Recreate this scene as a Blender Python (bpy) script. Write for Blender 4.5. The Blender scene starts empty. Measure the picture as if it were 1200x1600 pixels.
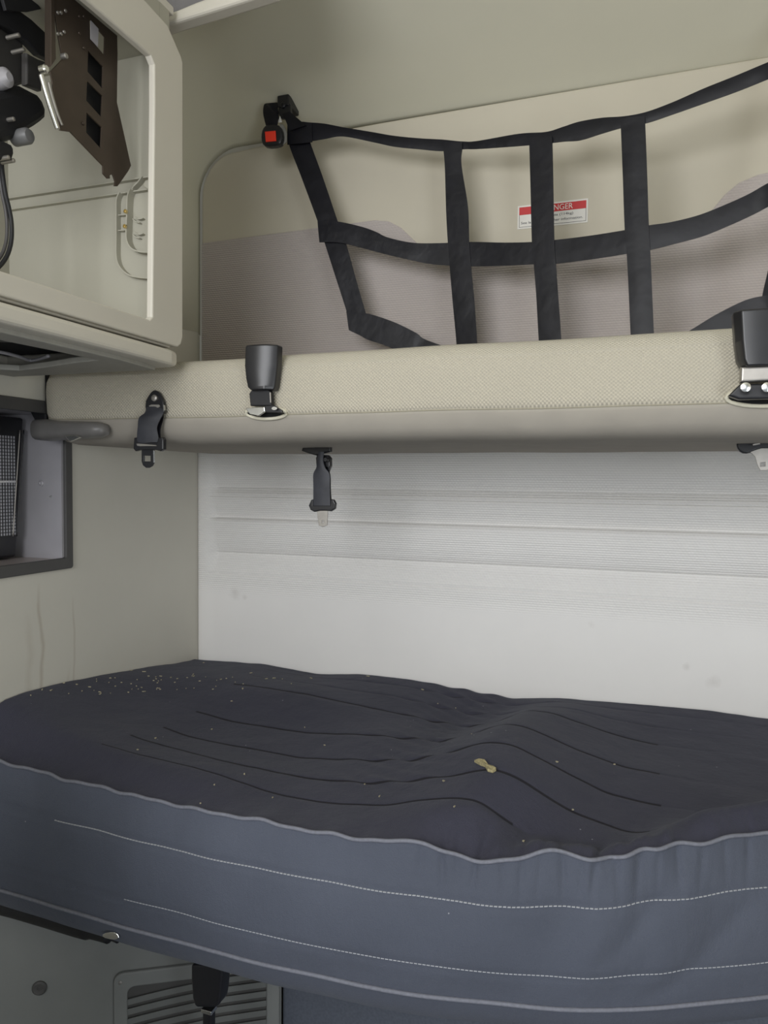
import bpy, bmesh, math, random
import numpy as np
from mathutils import Vector, Matrix, noise
random.seed(7)
SC = bpy.context.scene
COL = SC.collection
# ------------------------------------------------------------------ camera
F = 1150.0
YAW, PITCH, ROLL = [math.radians(a) for a in (19.4, -2.5, 0.55)]
CAM = Vector((0, 0, 1.5))
_r = Vector((math.cos(YAW), math.sin(YAW), 0))
_f = Vector((-math.sin(YAW)*math.cos(PITCH), math.cos(YAW)*math.cos(PITCH), math.sin(PITCH)))
_u = _r.cross(_f)
RT = _r*math.cos(ROLL) + _u*math.sin(ROLL)
UP = -_r*math.sin(ROLL) + _u*math.cos(ROLL)
cd = bpy.data.cameras.new('camera'); cam = bpy.data.objects.new('camera', cd); COL.objects.link(cam)
cd.sensor_fit = 'HORIZONTAL'; cd.sensor_width = 36; cd.lens = 36*F/1200
cd.clip_start = 0.02
m = Matrix((RT, UP, -_f)).transposed().to_4x4(); m.translation = CAM
cam.matrix_world = m
SC.camera = cam
# ------------------------------------------------------------------ world, lights, exposure
W = bpy.data.worlds.new('world'); SC.world = W; W.use_nodes = True
W.node_tree.nodes['Background'].inputs[0].default_value = (0.86, 0.93, 1.0, 1)
W.node_tree.nodes['Background'].inputs[1].default_value = 0.35

def area(name, loc, target, sx, sy, power, col):
    l = bpy.data.lights.new(name, 'AREA'); l.shape = 'RECTANGLE'; l.size = sx; l.size_y = sy
    l.energy = power; l.color = col
    o = bpy.data.objects.new(name, l); COL.objects.link(o); o.location = loc
    o.rotation_euler = (Vector(target)-Vector(loc)).to_track_quat('-Z', 'Y').to_euler()
    return o
area('windscreen_daylight', (-0.5, -0.95, 1.95), (0.15, 1.6, 1.0), 1.2, 0.85, 29, (0.97, 0.98, 1.0))
area('side_door_daylight', (1.07, -0.40, 1.10), (-0.4, 1.5, 1.0), 0.8, 1.1, 15, (0.88, 0.94, 1.0))
SC.view_settings.view_transform = 'Standard'; SC.view_settings.look = 'None'
SC.view_settings.gamma = 1; SC.view_settings.use_curve_mapping = False
SC.view_settings.exposure = 0.16

# ------------------------------------------------------------------ helpers
def ray(u, v): return _f + RT*((u-600)/F) + UP*((800-v)/F)
class Pl:                       # a plane in the cab: origin, right axis, up axis, outward normal
    def __init__(s, o, ux, uy):
        s.o = Vector(o); s.ux = Vector(ux).normalized(); s.uy = Vector(uy).normalized(); s.n = s.ux.cross(s.uy)
    def hit(s, u, v):
        d = ray(u, v); t = (s.o-CAM).dot(s.n)/d.dot(s.n); return CAM+d*t
    def to2(s, p): q = p-s.o; return (q.dot(s.ux), q.dot(s.uy))
    def to3(s, a, b, c=0): return s.o+s.ux*a+s.uy*b+s.n*c
def PY(y): return Pl((0, y, 0), (1, 0, 0), (0, 0, 1))
def PX(x): return Pl((x, 0, 0), (0, 1, 0), (0, 0, 1))
def PZ(z): return Pl((0, 0, z), (1, 0, 0), (0, 1, 0))
def atY(u, v, y): return PY(y).hit(u, v)
def atX(u, v, x): return PX(x).hit(u, v)
def atZ(u, v, z): return PZ(z).hit(u, v)

def srgb(r, g, b):
    f = lambda c: (c/255/12.92) if c/255 <= 0.04045 else ((c/255+0.055)/1.055)**2.4
    return (f(r), f(g), f(b), 1)

def link(o, parent=None):
    COL.objects.link(o)
    if parent is not None:
        o.parent = parent; o.location = -parent.location if parent.parent is None else (0, 0, 0)
    return o
def mesh_obj(name, verts, faces, mat, parent=None, smooth=True, mats=None, idx=None):
    me = bpy.data.meshes.new(name); me.from_pydata([tuple(v) for v in verts], [], faces)
    for mm in (mats or [mat]): me.materials.append(mm)
    if idx is not None: me.polygons.foreach_set('material_index', idx)
    me.polygons.foreach_set('use_smooth', [smooth]*len(me.polygons)); me.update()
    bm = bmesh.new(); bm.from_mesh(me); bmesh.ops.recalc_face_normals(bm, faces=bm.faces); bm.to_mesh(me); bm.free()
    return link(bpy.data.objects.new(name, me), parent)
def bevel(o, w, seg=3, ang=35):
    b = o.modifiers.new('bevel', 'BEVEL'); b.width = w; b.segments = seg; b.limit_method = 'ANGLE'; b.angle_limit = math.radians(ang)
    b.harden_normals = False
    for p in o.data.polygons: p.use_smooth = True
    wn = o.modifiers.new('wn', 'WEIGHTED_NORMAL'); wn.keep_sharp = True
    return o
def empty(name, loc, label, cat, group=None):
    o = bpy.data.objects.new(name, None); COL.objects.link(o); o.location = loc; o.empty_display_size = 0.03
    o['label'] = label; o['category'] = cat
    if group: o['group'] = group
    return o
def tag(o, label, cat, group=None, kind=None):
    o['label'] = label; o['category'] = cat
    if group: o['group'] = group
    if kind: o['kind'] = kind
    return o
def recenter(o):
    me = o.data; c = sum((v.co for v in me.vertices), Vector())/len(me.vertices)
    me.transform(Matrix.Translation(-c)); o.location = o.location+c; return o
def structure(o, label, cat='setting'):
    o['kind'] = 'structure'; o['label'] = label; o['category'] = cat; return o

def box(name, lo, hi, mat, parent=None, bv=0.0, seg=3):
    (a, b, c), (d, e, f) = lo, hi
    vs = [(a,b,c),(d,b,c),(d,e,c),(a,e,c),(a,b,f),(d,b,f),(d,e,f),(a,e,f)]
    fs = [(0,3,2,1),(4,5,6,7),(0,1,5,4),(1,2,6,5),(2,3,7,6),(3,0,4,7)]
    o = mesh_obj(name, vs, fs, mat, parent, smooth=False)
    if bv: bevel(o, bv, seg)
    return o
def chaikin(pts, n=2):
    for _ in range(n):
        out = []
        for i in range(len(pts)):
            p, q = pts[i], pts[(i+1) % len(pts)]
            out.append((p[0]*.75+q[0]*.25, p[1]*.75+q[1]*.25)); out.append((p[0]*.25+q[0]*.75, p[1]*.25+q[1]*.75))
        pts = out
    return pts
def plate2(name, pl, loops, th, bv, mat, parent=None, off=0.0):
    """outline + holes in plane coordinates, solid, front face at the plane + off, thickness th behind it"""
    cu = bpy.data.curves.new(name, 'CURVE'); cu.dimensions = '2D'; cu.fill_mode = 'BOTH'
    bv = min(bv, th*0.45)
    cu.extrude = max(th/2-bv, 0.00005); cu.bevel_depth = bv; cu.bevel_resolution = 2; cu.offset = -bv
    for L in loops:
        s = cu.splines.new('POLY'); s.points.add(len(L)-1); s.use_cyclic_u = True
        for i, p in enumerate(L): s.points[i].co = (p[0], p[1], 0, 1)
    t = bpy.data.objects.new('tmp', cu); COL.objects.link(t)
    dg = bpy.context.evaluated_depsgraph_get(); dg.update()
    me = bpy.data.meshes.new_from_object(t.evaluated_get(dg)); bpy.data.objects.remove(t); bpy.data.curves.remove(cu)
    M = Matrix((pl.ux, pl.uy, pl.n)).transposed().to_4x4(); M.translation = pl.o+pl.n*(off-th/2)
    me.transform(M); me.name = name
    me.materials.clear(); me.materials.append(mat)
    bm = bmesh.new(); bm.from_mesh(me); bmesh.ops.remove_doubles(bm, verts=bm.verts, dist=1e-6); bmesh.ops.recalc_face_normals(bm, faces=bm.faces); bm.to_mesh(me); bm.free()
    for p in me.polygons: p.use_smooth = False
    return link(bpy.data.objects.new(name, me), parent)
def pxplate(name, pl, outline, th, bv, mat, parent=None, holes=(), off=0.0, smooth=0, hsmooth=0):
    L = [pl.to2(pl.hit(*p)) for p in outline]
    if smooth: L = chaikin(L, smooth)
    loops = [L]
    for h in holes:
        H = [pl.to2(pl.hit(*p)) for p in h]
        if hsmooth: H = chaikin(H, hsmooth)
        loops.append(H)
    return plate2(name, pl, loops, th, bv, mat, parent, off)
def rrect(x0, y0, x1, y1, r, n=6):
    out = []
    for cx, cy, a in ((x1-r, y1-r, 0), (x0+r, y1-r, 90), (x0+r, y0+r, 180), (x1-r, y0+r, 270)):
        for i in range(n+1):
            t = math.radians(a+90*i/n); out.append((cx+r*math.cos(t), cy+r*math.sin(t)))
    return out
def catmull(P, n=8):
    P = [Vector(p) for p in P]; out = []
    for i in range(len(P)-1):
        p0 = P[max(i-1, 0)]; p1 = P[i]; p2 = P[i+1]; p3 = P[min(i+2, len(P)-1)]
        for k in range(n):
            t = k/n
            out.append(0.5*((2*p1)+(p2-p0)*t+(2*p0-5*p1+4*p2-p3)*t*t+(3*p1-p0-3*p2+p3)*t**3))
    out.append(P[-1]); return out
def ribbon(name, A, B, th, mat, parent=None, n=8, across=6, cup=0.0):
    a = catmull(A, n); b = catmull(B, n); N = len(a); vs = []; fs = []
    nrm = []
    for i in range(N):
        t = (a[min(i+1, N-1)]-a[max(i-1, 0)]); w = b[i]-a[i]; q = t.cross(w)
        q = q.normalized() if q.length > 1e-9 else Vector((0, -1, 0))
        if q.y > 0: q = -q
        nrm.append(q)
    for side in (0, 1):
        for i in range(N):
            for k in range(across+1):
                s = k/across
                vs.append(a[i].lerp(b[i], s)+nrm[i]*(cup*(1-(2*s-1)**2)-side*th))
    R = across+1; S = N*R
    for i in range(N-1):
        for k in range(across):
            p = i*R+k; fs.append((p, p+1, p+R+1, p+R)); q = p+S; fs.append((q, q+R, q+R+1, q+1))
        fs.append((i*R, i*R+R, S+i*R+R, S+i*R)); e = i*R+across; fs.append((e, S+e, S+e+R, e+R))
    for e in (0, (N-1)*R):
        for k in range(across): fs.append((e+k, e+k+1, S+e+k+1, S+e+k))
    o = mesh_obj(name, vs, fs, mat, parent); o.modifiers.new('es', 'EDGE_SPLIT').split_angle = math.radians(50); return o
def tube(name, pts, r, mat, parent=None, n=10, seg=8, spline=True, closed=False):
    P = catmull(pts, seg) if spline else [Vector(p) for p in pts]
    vs = []; fs = []; N = len(P); up = Vector((0.13, 0.31, 0.94))
    for i, p in enumerate(P):
        t = (P[min(i+1, N-1)]-P[max(i-1, 0)]).normalized(); a = t.cross(up).normalized(); b = t.cross(a)
        rr = r[min(int(i*len(r)/N), len(r)-1)] if isinstance(r, (list, tuple)) else r
        for k in range(n):
            g = 2*math.pi*k/n; vs.append(p+a*math.cos(g)*rr+b*math.sin(g)*rr)
    for i in range(N-1):
        for k in range(n):
            fs.append((i*n+k, i*n+(k+1) % n, (i+1)*n+(k+1) % n, (i+1)*n+k))
    fs.append(tuple(range(n))); fs.append(tuple((N-1)*n+k for k in range(n)))
    return mesh_obj(name, vs, fs, mat, parent)
def lathe(name, c, axis, prof, mat, parent=None, n=24):
    """prof: list of (radius, height along axis)"""
    ax = Vector(axis).normalized(); a = ax.orthogonal().normalized(); b = ax.cross(a); c = Vector(c)
    vs = []; fs = []
    for (r, h) in prof:
        for k in range(n):
            g = 2*math.pi*k/n; vs.append(c+ax*h+(a*math.cos(g)+b*math.sin(g))*r)
    for i in range(len(prof)-1):
        for k in range(n): fs.append((i*n+k, i*n+(k+1) % n, (i+1)*n+(k+1) % n, (i+1)*n+k))
    fs.append(tuple(range(n))); fs.append(tuple((len(prof)-1)*n+k for k in range(n)))
    o = mesh_obj(name, vs, fs, mat, parent)
    o.modifiers.new('es', 'EDGE_SPLIT').split_angle = math.radians(40)
    return o
def loft(name, rings, mat, parent=None, bv=0.0, smooth=False):
    n = len(rings[0]); vs = [p for r in rings for p in r]; fs = []
    for i in range(len(rings)-1):
        for k in range(n): fs.append((i*n+k, i*n+(k+1) % n, (i+1)*n+(k+1) % n, (i+1)*n+k))
    fs.append(tuple(range(n))); fs.append(tuple((len(rings)-1)*n+k for k in range(n)))
    o = mesh_obj(name, vs, fs, mat, parent, smooth)
    if bv: bevel(o, bv)
    return o
def text_mesh(name, s, pl, x, z, size, mat, parent=None, off=0.0, sx=1.0, align='LEFT', rot=0):
    cu = bpy.data.curves.new('t', 'FONT'); cu.body = s; cu.size = size; cu.extrude = 0.00004; cu.align_x = align
    t = bpy.data.objects.new('tmp', cu); COL.objects.link(t)
    dg = bpy.context.evaluated_depsgraph_get(); dg.update()
    me = bpy.data.meshes.new_from_object(t.evaluated_get(dg)); bpy.data.objects.remove(t); bpy.data.curves.remove(cu)
    M = Matrix((pl.ux*sx, pl.uy, pl.n)).transposed().to_4x4(); M.translation = pl.to3(x, z, off)
    me.transform(M); me.materials.clear(); me.materials.append(mat); me.name = name
    return link(bpy.data.objects.new(name, me), parent)

# ------------------------------------------------------------------ materials
class NT:
    def __init__(s, name, rough=0.6, metal=0.0, spec=0.5):
        s.m = bpy.data.materials.new(name); s.m.use_nodes = True; s.t = s.m.node_tree; s.N = s.t.nodes; s.L = s.t.links
        s.b = s.N['Principled BSDF']; s.b.inputs['Roughness'].default_value = rough; s.b.inputs['Metallic'].default_value = metal
        s.b.inputs['Specular IOR Level'].default_value = spec
        s.co = s.N.new('ShaderNodeTexCoord').outputs['Object']
    def sep(s):
        n = s.N.new('ShaderNodeSeparateXYZ'); s.L.new(s.co, n.inputs[0]); return n.outputs
    def math(s, op, a, b=None, c=None):
        n = s.N.new('ShaderNodeMath'); n.operation = op
        for i, q in enumerate((a, b, c)):
            if q is None: continue
            if isinstance(q, (int, float)): n.inputs[i].default_value = q
            else: s.L.new(q, n.inputs[i])
        return n.outputs[0]
    def noise(s, scale, detail=3, rough=0.5, vec=None, stretch=None):
        n = s.N.new('ShaderNodeTexNoise'); n.inputs['Scale'].default_value = scale; n.inputs['Detail'].default_value = detail
        n.inputs['Roughness'].default_value = rough
        v = vec or s.co
        if stretch:
            mp = s.N.new('ShaderNodeMapping'); mp.inputs['Scale'].default_value = stretch; s.L.new(v, mp.inputs[0]); v = mp.outputs[0]
        s.L.new(v, n.inputs['Vector']); return n.outputs[0]
    def ramp(s, fac, stops):
        n = s.N.new('ShaderNodeValToRGB'); e = n.color_ramp.elements
        while len(e) < len(stops): e.new(0.5)
        for i, (p, c) in enumerate(stops): e[i].position = p; e[i].color = c
        s.L.new(fac, n.inputs[0]); return n.outputs[0]
    def mix(s, fac, a, b):
        n = s.N.new('ShaderNodeMix'); n.data_type = 'RGBA'
        if isinstance(fac, (int, float)): n.inputs[0].default_value = fac
        else: s.L.new(fac, n.inputs[0])
        for i, q in ((6, a), (7, b)):
            if isinstance(q, tuple): n.inputs[i].default_value = q
            else: s.L.new(q, n.inputs[i])
        return n.outputs[2]
    def color(s, q):
        if isinstance(q, tuple): s.b.inputs['Base Color'].default_value = q
        else: s.L.new(q, s.b.inputs['Base Color'])
        return s
    def bump(s, h, strength=0.3, dist=0.001, chain=None):
        n = s.N.new('ShaderNodeBump'); n.inputs['Strength'].default_value = strength; n.inputs['Distance'].default_value = dist
        s.L.new(h, n.inputs['Height'])
        if chain: s.L.new(chain, n.inputs['Normal'])
        s.L.new(n.outputs[0], s.b.inputs['Normal']); return n.outputs[0]
def plain(name, rgb, rough=0.5, metal=0.0, grain=0.06, scale=60, bump=0.05, spec=0.5):
    k = NT(name, rough, metal, spec); c = srgb(*rgb); n = k.noise(scale, 4)
    lo = tuple(x*(1-grain) for x in c[:3])+(1,); hi = tuple(min(1, x*(1+grain)) for x in c[:3])+(1,)
    k.color(k.ramp(n, [(0.3, lo), (0.7, hi)]))
    if bump: k.bump(k.noise(scale*8, 2), bump, 0.0005)
    return k.m

# beige moulded trim (cabinet)
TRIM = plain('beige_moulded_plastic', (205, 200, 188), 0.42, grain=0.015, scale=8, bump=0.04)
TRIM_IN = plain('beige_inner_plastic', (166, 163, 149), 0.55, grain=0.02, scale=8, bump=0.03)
HEAD = plain('headliner_vinyl', (197, 190, 173), 0.7, grain=0.025, scale=5, bump=0.06)
BLACKP = plain('black_plastic', (30, 30, 33), 0.33, grain=0.1, bump=0.03)
BLACKM = plain('black_matte', (24, 24, 27), 0.6, grain=0.1)
HOLE_SHADE = plain('painted_cavity_shade', (12, 12, 13), 0.9)  # near-black that paints the shade inside openings
CHROME = plain('bright_steel', (225, 225, 222), 0.22, 1.0, grain=0.03, bump=0.02)
STEEL = plain('dull_steel', (165, 161, 155), 0.45, 0.8, grain=0.08)
BRONZE = plain('dark_bronzed_plate', (80, 70, 62), 0.38, 0.6, grain=0.12, scale=20)
BRASS = plain('brass', (225, 205, 150), 0.25, 1.0)
GREYM = plain('grey_painted_metal', (172, 170, 175), 0.42, 0.15, grain=0.05, scale=14)
FRAMEG = plain('dark_grey_frame', (78, 77, 76), 0.6, grain=0.04)
RED = plain('red_button_plastic', (235, 60, 40), 0.35, grain=0.02)
WHITEP = plain('white_sticker', (226, 223, 216), 0.5, grain=0.02)
REDP = plain('red_print', (196, 44, 48), 0.5, grain=0.02)
INK = plain('black_ink', (60, 60, 62), 0.6)
TAN = plain('straw_debris', (160, 152, 128), 0.8, grain=0.25, scale=200)
LOWGREY = plain('grey_lower_panel', (126, 128, 126), 0.55, grain=0.05, scale=12)
BLUEGREY = plain('blue_grey_carpet', (90, 95, 106), 0.9, grain=0.12, scale=200, bump=0.4)
STITCH = plain('pale_thread', (175, 177, 182), 0.7, grain=0.12, scale=400)
PIPING = plain('grey_piping', (112, 114, 124), 0.75, grain=0.12, scale=250, bump=0.2)

def webbing(name, rgb):
    k = NT(name, 0.42, 0.0, 0.28); x, y, z = k.sep()
    h = k.math('ADD', k.math('SINE', k.math('MULTIPLY', k.math('ADD', x, z), 2600)), k.math('SINE', k.math('MULTIPLY', k.math('SUBTRACT', x, z), 2600)))
    c = srgb(*rgb); n = k.noise(30, 4)
    k.color(k.ramp(n, [(0.3, tuple(v*0.8 for v in c[:3])+(1,)), (0.7, tuple(v*1.25 for v in c[:3])+(1,))]))
    k.bump(h, 0.1, 0.0003, k.bump(k.noise(16, 3, 0.5), 0.5, 0.006)); k.b.inputs['Sheen Weight'].default_value = 0.0; k.b.inputs['Sheen Roughness'].default_value = 0.4
    return k.m
WEB = webbing('black_webbing', (20, 20, 26))
WEBG = webbing('grey_webbing', (56, 57, 62))

def knit(name, rgb, k1=1050, strength=0.6, dist=0.0016, contrast=0.16):
    k = NT(name, 0.9, 0, 0.2); x, y, z = k.sep()
    w = k.math('ADD', k.math('MULTIPLY', z, 1.0), k.math('MULTIPLY', y, 0.8))
    a = k.math('SINE', k.math('MULTIPLY', x, k1))
    b = k.math('SINE', k.math('MULTIPLY', w, k1*1.1))
    h = k.math('MULTIPLY', k.math('MULTIPLY', a, b), 0.8)
    h = k.math('ADD', h, k.math('MULTIPLY', k.noise(900, 2), 0.6))
    c = srgb(*rgb); n = k.noise(4, 4)
    c1 = k.ramp(n, [(0.3, tuple(v*0.93 for v in c[:3])+(1,)), (0.7, tuple(min(1, v*1.05) for v in c[:3])+(1,))])
    f = k.math('MULTIPLY_ADD', h, 0.5, 0.35)
    c2 = k.mix(f, tuple(v*(1-contrast*1.6) for v in c[:3])+(1,), c1)
    k.color(c2); k.bump(h, strength, dist)
    k.b.inputs['Sheen Weight'].default_value = 0.1
    return k.m
KNIT = knit('bunk_knit_fabric', (198, 191, 174))
UNDER = plain('bunk_underside_fabric', (158, 152, 142), 0.9, grain=0.04, scale=20, bump=0.2)

def wallfabric(name, rgb, pitch=0.0052, strength=0.5, fade=None):
    k = NT(name, 0.85, 0, 0.25); x, y, z = k.sep()
    a = k.math('SINE', k.math('MULTIPLY', z, 2*math.pi/pitch))
    st = k.math('MULTIPLY', k.math('SIGN', k.math('SINE', k.math('MULTIPLY', z, math.pi/pitch))), 1.57)
    b = k.math('SINE', k.math('ADD', k.math('MULTIPLY', x, 2*math.pi/0.0075), st))
    h = k.math('ADD', a, k.math('MULTIPLY', b, 0.45))
    if fade:                       # the rib texture is only pressed in above this height
        g = k.math('MULTIPLY', k.math('SUBTRACT', z, fade), 25.0)
        n0 = k.N.new('ShaderNodeClamp'); k.L.new(g, n0.inputs[0]); h = k.math('MULTIPLY', h, n0.outputs[0])
    c = srgb(*rgb); n = k.noise(3.0, 5, 0.6)
    c1 = k.ramp(n, [(0.3, tuple(v*0.95 for v in c[:3])+(1,)), (0.75, tuple(min(1, v*1.03) for v in c[:3])+(1,))])
    f = k.math('MULTIPLY_ADD', h, 0.10, 0.1)
    k.color(k.mix(f, c1, tuple(v*0.72 for v in c[:3])+(1,)))
    k.bump(h, strength, 0.0009)
    return k.m
WFAB = wallfabric('upper_wall_fabric', (190, 181, 177))

def lowerwall():
    k = NT('lower_wall_panel_fabric', 0.75, 0, 0.3); x, y, z = k.sep()
    pitch = 0.0052
    a = k.math('SINE', k.math('MULTIPLY', z, 2*math.pi/pitch))
    st = k.math('MULTIPLY', k.math('SIGN', k.math('SINE', k.math('MULTIPLY', z, math.pi/pitch))), 1.57)
    b = k.math('SINE', k.math('ADD', k.math('MULTIPLY', x, 2*math.pi/0.0075), st))
    h = k.math('ADD', a, k.math('MULTIPLY', b, 0.45))
    g = k.N.new('ShaderNodeClamp'); k.L.new(k.math('MULTIPLY', k.math('SUBTRACT', z, 1.20), 28.0), g.inputs[0])
    h = k.math('MULTIPLY', h, g.outputs[0])
    c = srgb(238, 236, 233); n = k.noise(2.2, 5, 0.6)
    c1 = k.ramp(n, [(0.3, tuple(v*0.95 for v in c[:3])+(1,)), (0.75, tuple(min(1, v*1.03) for v in c[:3])+(1,))])
    c2 = k.mix(k.math('MULTIPLY_ADD', h, 0.08, 0.08), c1, tuple(v*0.75 for v in c[:3])+(1,))
    # a few real stains on the lower part
    for (sx, sz, sr) in ((-0.985, 1.205, .018), (-0.955, 1.195, .012), (0.095, 1.115, .012), (0.145, 1.09, .016), (-0.10, 1.19, .012)):
        d = k.math('SQRT', k.math('ADD', k.math('POWER', k.math('ABSOLUTE', k.math('SUBTRACT', x, sx)), 2), k.math('POWER', k.math('ABSOLUTE', k.math('SUBTRACT', z, sz)), 2)))
        cl = k.N.new('ShaderNodeClamp'); k.L.new(k.math('SUBTRACT', 1.0, k.math('DIVIDE', k.math('MULTIPLY_ADD', k.noise(60, 3), 0.02, d), sr*1.6)), cl.inputs[0])
        c2 = k.mix(k.math('MULTIPLY', cl.outputs[0], 0.3), c2, srgb(150, 138, 128))
    k.color(c2); k.bump(h, 0.5, 0.0009)
    return k.m
LWALL = lowerwall()

def leftwall():
    k = NT('left_wall_vinyl', 0.6, 0, 0.35); x, y, z = k.sep()
    c = srgb(210, 207, 196); n = k.noise(2.5, 5, 0.6)
    c1 = k.ramp(n, [(0.3, tuple(v*0.94 for v in c[:3])+(1,)), (0.75, tuple(min(1, v*1.03) for v in c[:3])+(1,))])
    nz = k.noise(9, 4)
    for (yy, z0, z1, wd, am, dr) in ((1.118, 1.03, 1.30, .0065, .34, .03), (1.205, 1.03, 1.262, .004, .26, .02), (1.085, 1.10, 1.25, .012, .14, .05), (1.19, 1.05, 1.12, .006, .2, .03)):
        cy = k.math('ADD', k.math('MULTIPLY', k.math('SUBTRACT', nz, 0.5), dr), yy)
        d = k.math('DIVIDE', k.math('ABSOLUTE', k.math('SUBTRACT', y, cy)), wd)
        a = k.N.new('ShaderNodeClamp'); k.L.new(k.math('SUBTRACT', 1.0, d), a.inputs[0])
        zz = k.N.new('ShaderNodeClamp'); k.L.new(k.math('MULTIPLY', k.math('SUBTRACT', z1, z), 18.0), zz.inputs[0])
        f = k.math('MULTIPLY', k.math('MULTIPLY', a.outputs[0], zz.outputs[0]), am)
        c1 = k.mix(f, c1, srgb(140, 118, 92))
    k.color(c1); k.bump(k.noise(300, 2), 0.05, 0.0005)
    return k.m
LEFTW = leftwall()

def mattress_mat(name, rgb, groove=False):
    k = NT(name, 0.85, 0, 0.12); x, y, z = k.sep()
    c = srgb(*rgb); n = k.noise(5, 5, 0.6); n2 = k.noise(1400, 2)
    c1 = k.ramp(n, [(0.3, tuple(v*0.9 for v in c[:3])+(1,)), (0.7, tuple(v*1.1 for v in c[:3])+(1,))])
    c2 = k.mix(k.math('MULTIPLY', n2, 0.45), c1, tuple(v*1.7 for v in c[:3])+(1,))
    # lint specks
    vo = k.N.new('ShaderNodeTexVoronoi'); vo.inputs['Scale'].default_value = 42; k.L.new(k.co, vo.inputs['Vector'])
    sp = k.math('LESS_THAN', vo.outputs['Distance'], 0.045)
    pick = k.math('GREATER_THAN', k.noise(11, 2), 0.56)
    c2 = k.mix(k.math('MULTIPLY', k.math('MULTIPLY', sp, pick), 0.75), c2, srgb(165, 165, 170))
    k.color(c2)
    h = k.math('ADD', k.math('MULTIPLY', k.noise(700, 2), 0.5), k.math('MULTIPLY', k.noise(24, 5, 0.6, stretch=(1, 1, 0.4)), 2.6))
    k.bump(h, 0.55, 0.0030); k.b.inputs['Sheen Weight'].default_value = 0.08; k.b.inputs['Sheen Roughness'].default_value = 0.5
    k.b.inputs['Sheen Tint'].default_value = (0.9, 0.94, 1, 1)
    return k.m
MTOP = mattress_mat('charcoal_cover_shaded', (56, 56, 67))  # same cloth as the side, tone painted darker for grazing light
MSIDE = mattress_mat('charcoal_side_lit', (76, 80, 91))  # lit tone of the top's cloth, painted lighter where it faces forward
MGROOVE = plain('dark_quilting_stitch', (24, 23, 31), 0.9)

# ================================================================== THE SETTING
XL, XR, YB = -1.099, 1.12, 1.65
# ---- back wall: full backing sheet, upper beige panel with rounded corner, fabric, ribbed lower panel
back = box('wall_back', (-1.25, YB+.04, 0.0), (1.25, YB+.06, 2.9), HEAD)
structure(back, 'back wall of the sleeper cab behind both bunks', 'wall')
py = PY(YB)
# upper panel outline in (x, z)
c = [(-1.084, 1.50), (1.09, 1.50), (1.09, 2.338)]
arc = [(-0.975+0.0, 2.322)]
up = [(-1.084, 1.60), (1.09, 1.60), (1.09, 2.342), (0.2, 2.340), (-0.606, 2.333), (-0.86, 2.327)]
for i in range(1, 9):
    t = math.radians(90+90*i/8); up.append((-0.99+0.094*math.cos(t), 2.215+0.105*math.sin(t)))
wp = plate2('upper_panel', py, [up], 0.035, 0.005, HEAD, back)
wp['label'] = 'beige vinyl upper part of the wall'
fab = [(-1.082, 1.60), (1.08, 1.60), (1.08, 2.10), (0.62, 2.118), (0.25, 2.116), (0.20, 2.112), (0.165, 2.10), (0.14, 2.08), (0.12, 2.055), (0.08, 2.012), (0.03, 1.995),
       (-0.20, 1.995), (-0.40, 1.998), (-0.47, 2.012), (-0.505, 2.045), (-0.545, 2.085), (-0.575, 2.103), (-0.61, 2.109), (-1.082, 2.101)]
fp = plate2('fabric_panel', py, [fab], 0.006, 0.002, WFAB, back, off=0.004)
fp['label'] = 'grey ribbed fabric covering'
# lower ribbed panel
def rib_off(z):
    pts = [(0.3, 0), (1.235, 0.0), (1.2500, -0.0005), (1.2525, -0.0035), (1.2545, -0.0035), (1.2565, -0.0010), (1.285, -0.0070), (1.3065, -0.0135), (1.3085, -0.0145), (1.3105, -0.0135), (1.322, -0.0085), (1.34, -0.0045), (1.365, -0.0015),
           (1.3885, -0.0010), (1.3910, -0.0025), (1.3975, -0.0105), (1.4000, -0.0105), (1.410, -0.0070), (1.428, -0.0035), (1.4500, -0.0020), (1.4520, -0.0050), (1.4540, -0.0050), (1.4565, -0.0030), (1.4745, -0.0120), (1.4765, -0.0125), (1.480, -0.0110), (1.492, -0.0065), (1.515, -0.0025), (1.58, 0)]
    return float(np.interp(z, [p[0] for p in pts], [p[1] for p in pts]))
zs = sorted(set([0.3, 0.6, 0.9, 1.0, 1.1, 1.2] + list(np.arange(1.22, 1.60, 0.0018)) + [1.62]))
xs = [-1.096, -1.094, -1.09, -1.08] + list(np.arange(-1.072, -1.04, 0.003)) + list(np.linspace(-1.03, 1.09, 80))
vs = []; fs = []
for z in zs:
    for x in xs:
        s = min(1, max(0, (x+1.072)/0.028)); s = s*s*(3-2*s)
        e = 0.006*min(1, max(0, (x+1.096)/0.010))**0.5
        vs.append((x, YB+0.007-e-rib_off(z)*s*1.8+0.0015*math.sin(x*3.1+z*4)*s, z))
n = len(xs)
for i in range(len(zs)-1):
    for j in range(n-1): fs.append((i*n+j, i*n+j+1, (i+1)*n+j+1, (i+1)*n+j))
lp = mesh_obj('ribbed_panel', vs, fs, LWALL, back); lp['label'] = 'pale grey panel with pressed horizontal ribs'
so_ = lp.modifiers.new('solid', 'SOLIDIFY'); so_.thickness = 0.004; so_.offset = -1

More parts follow.
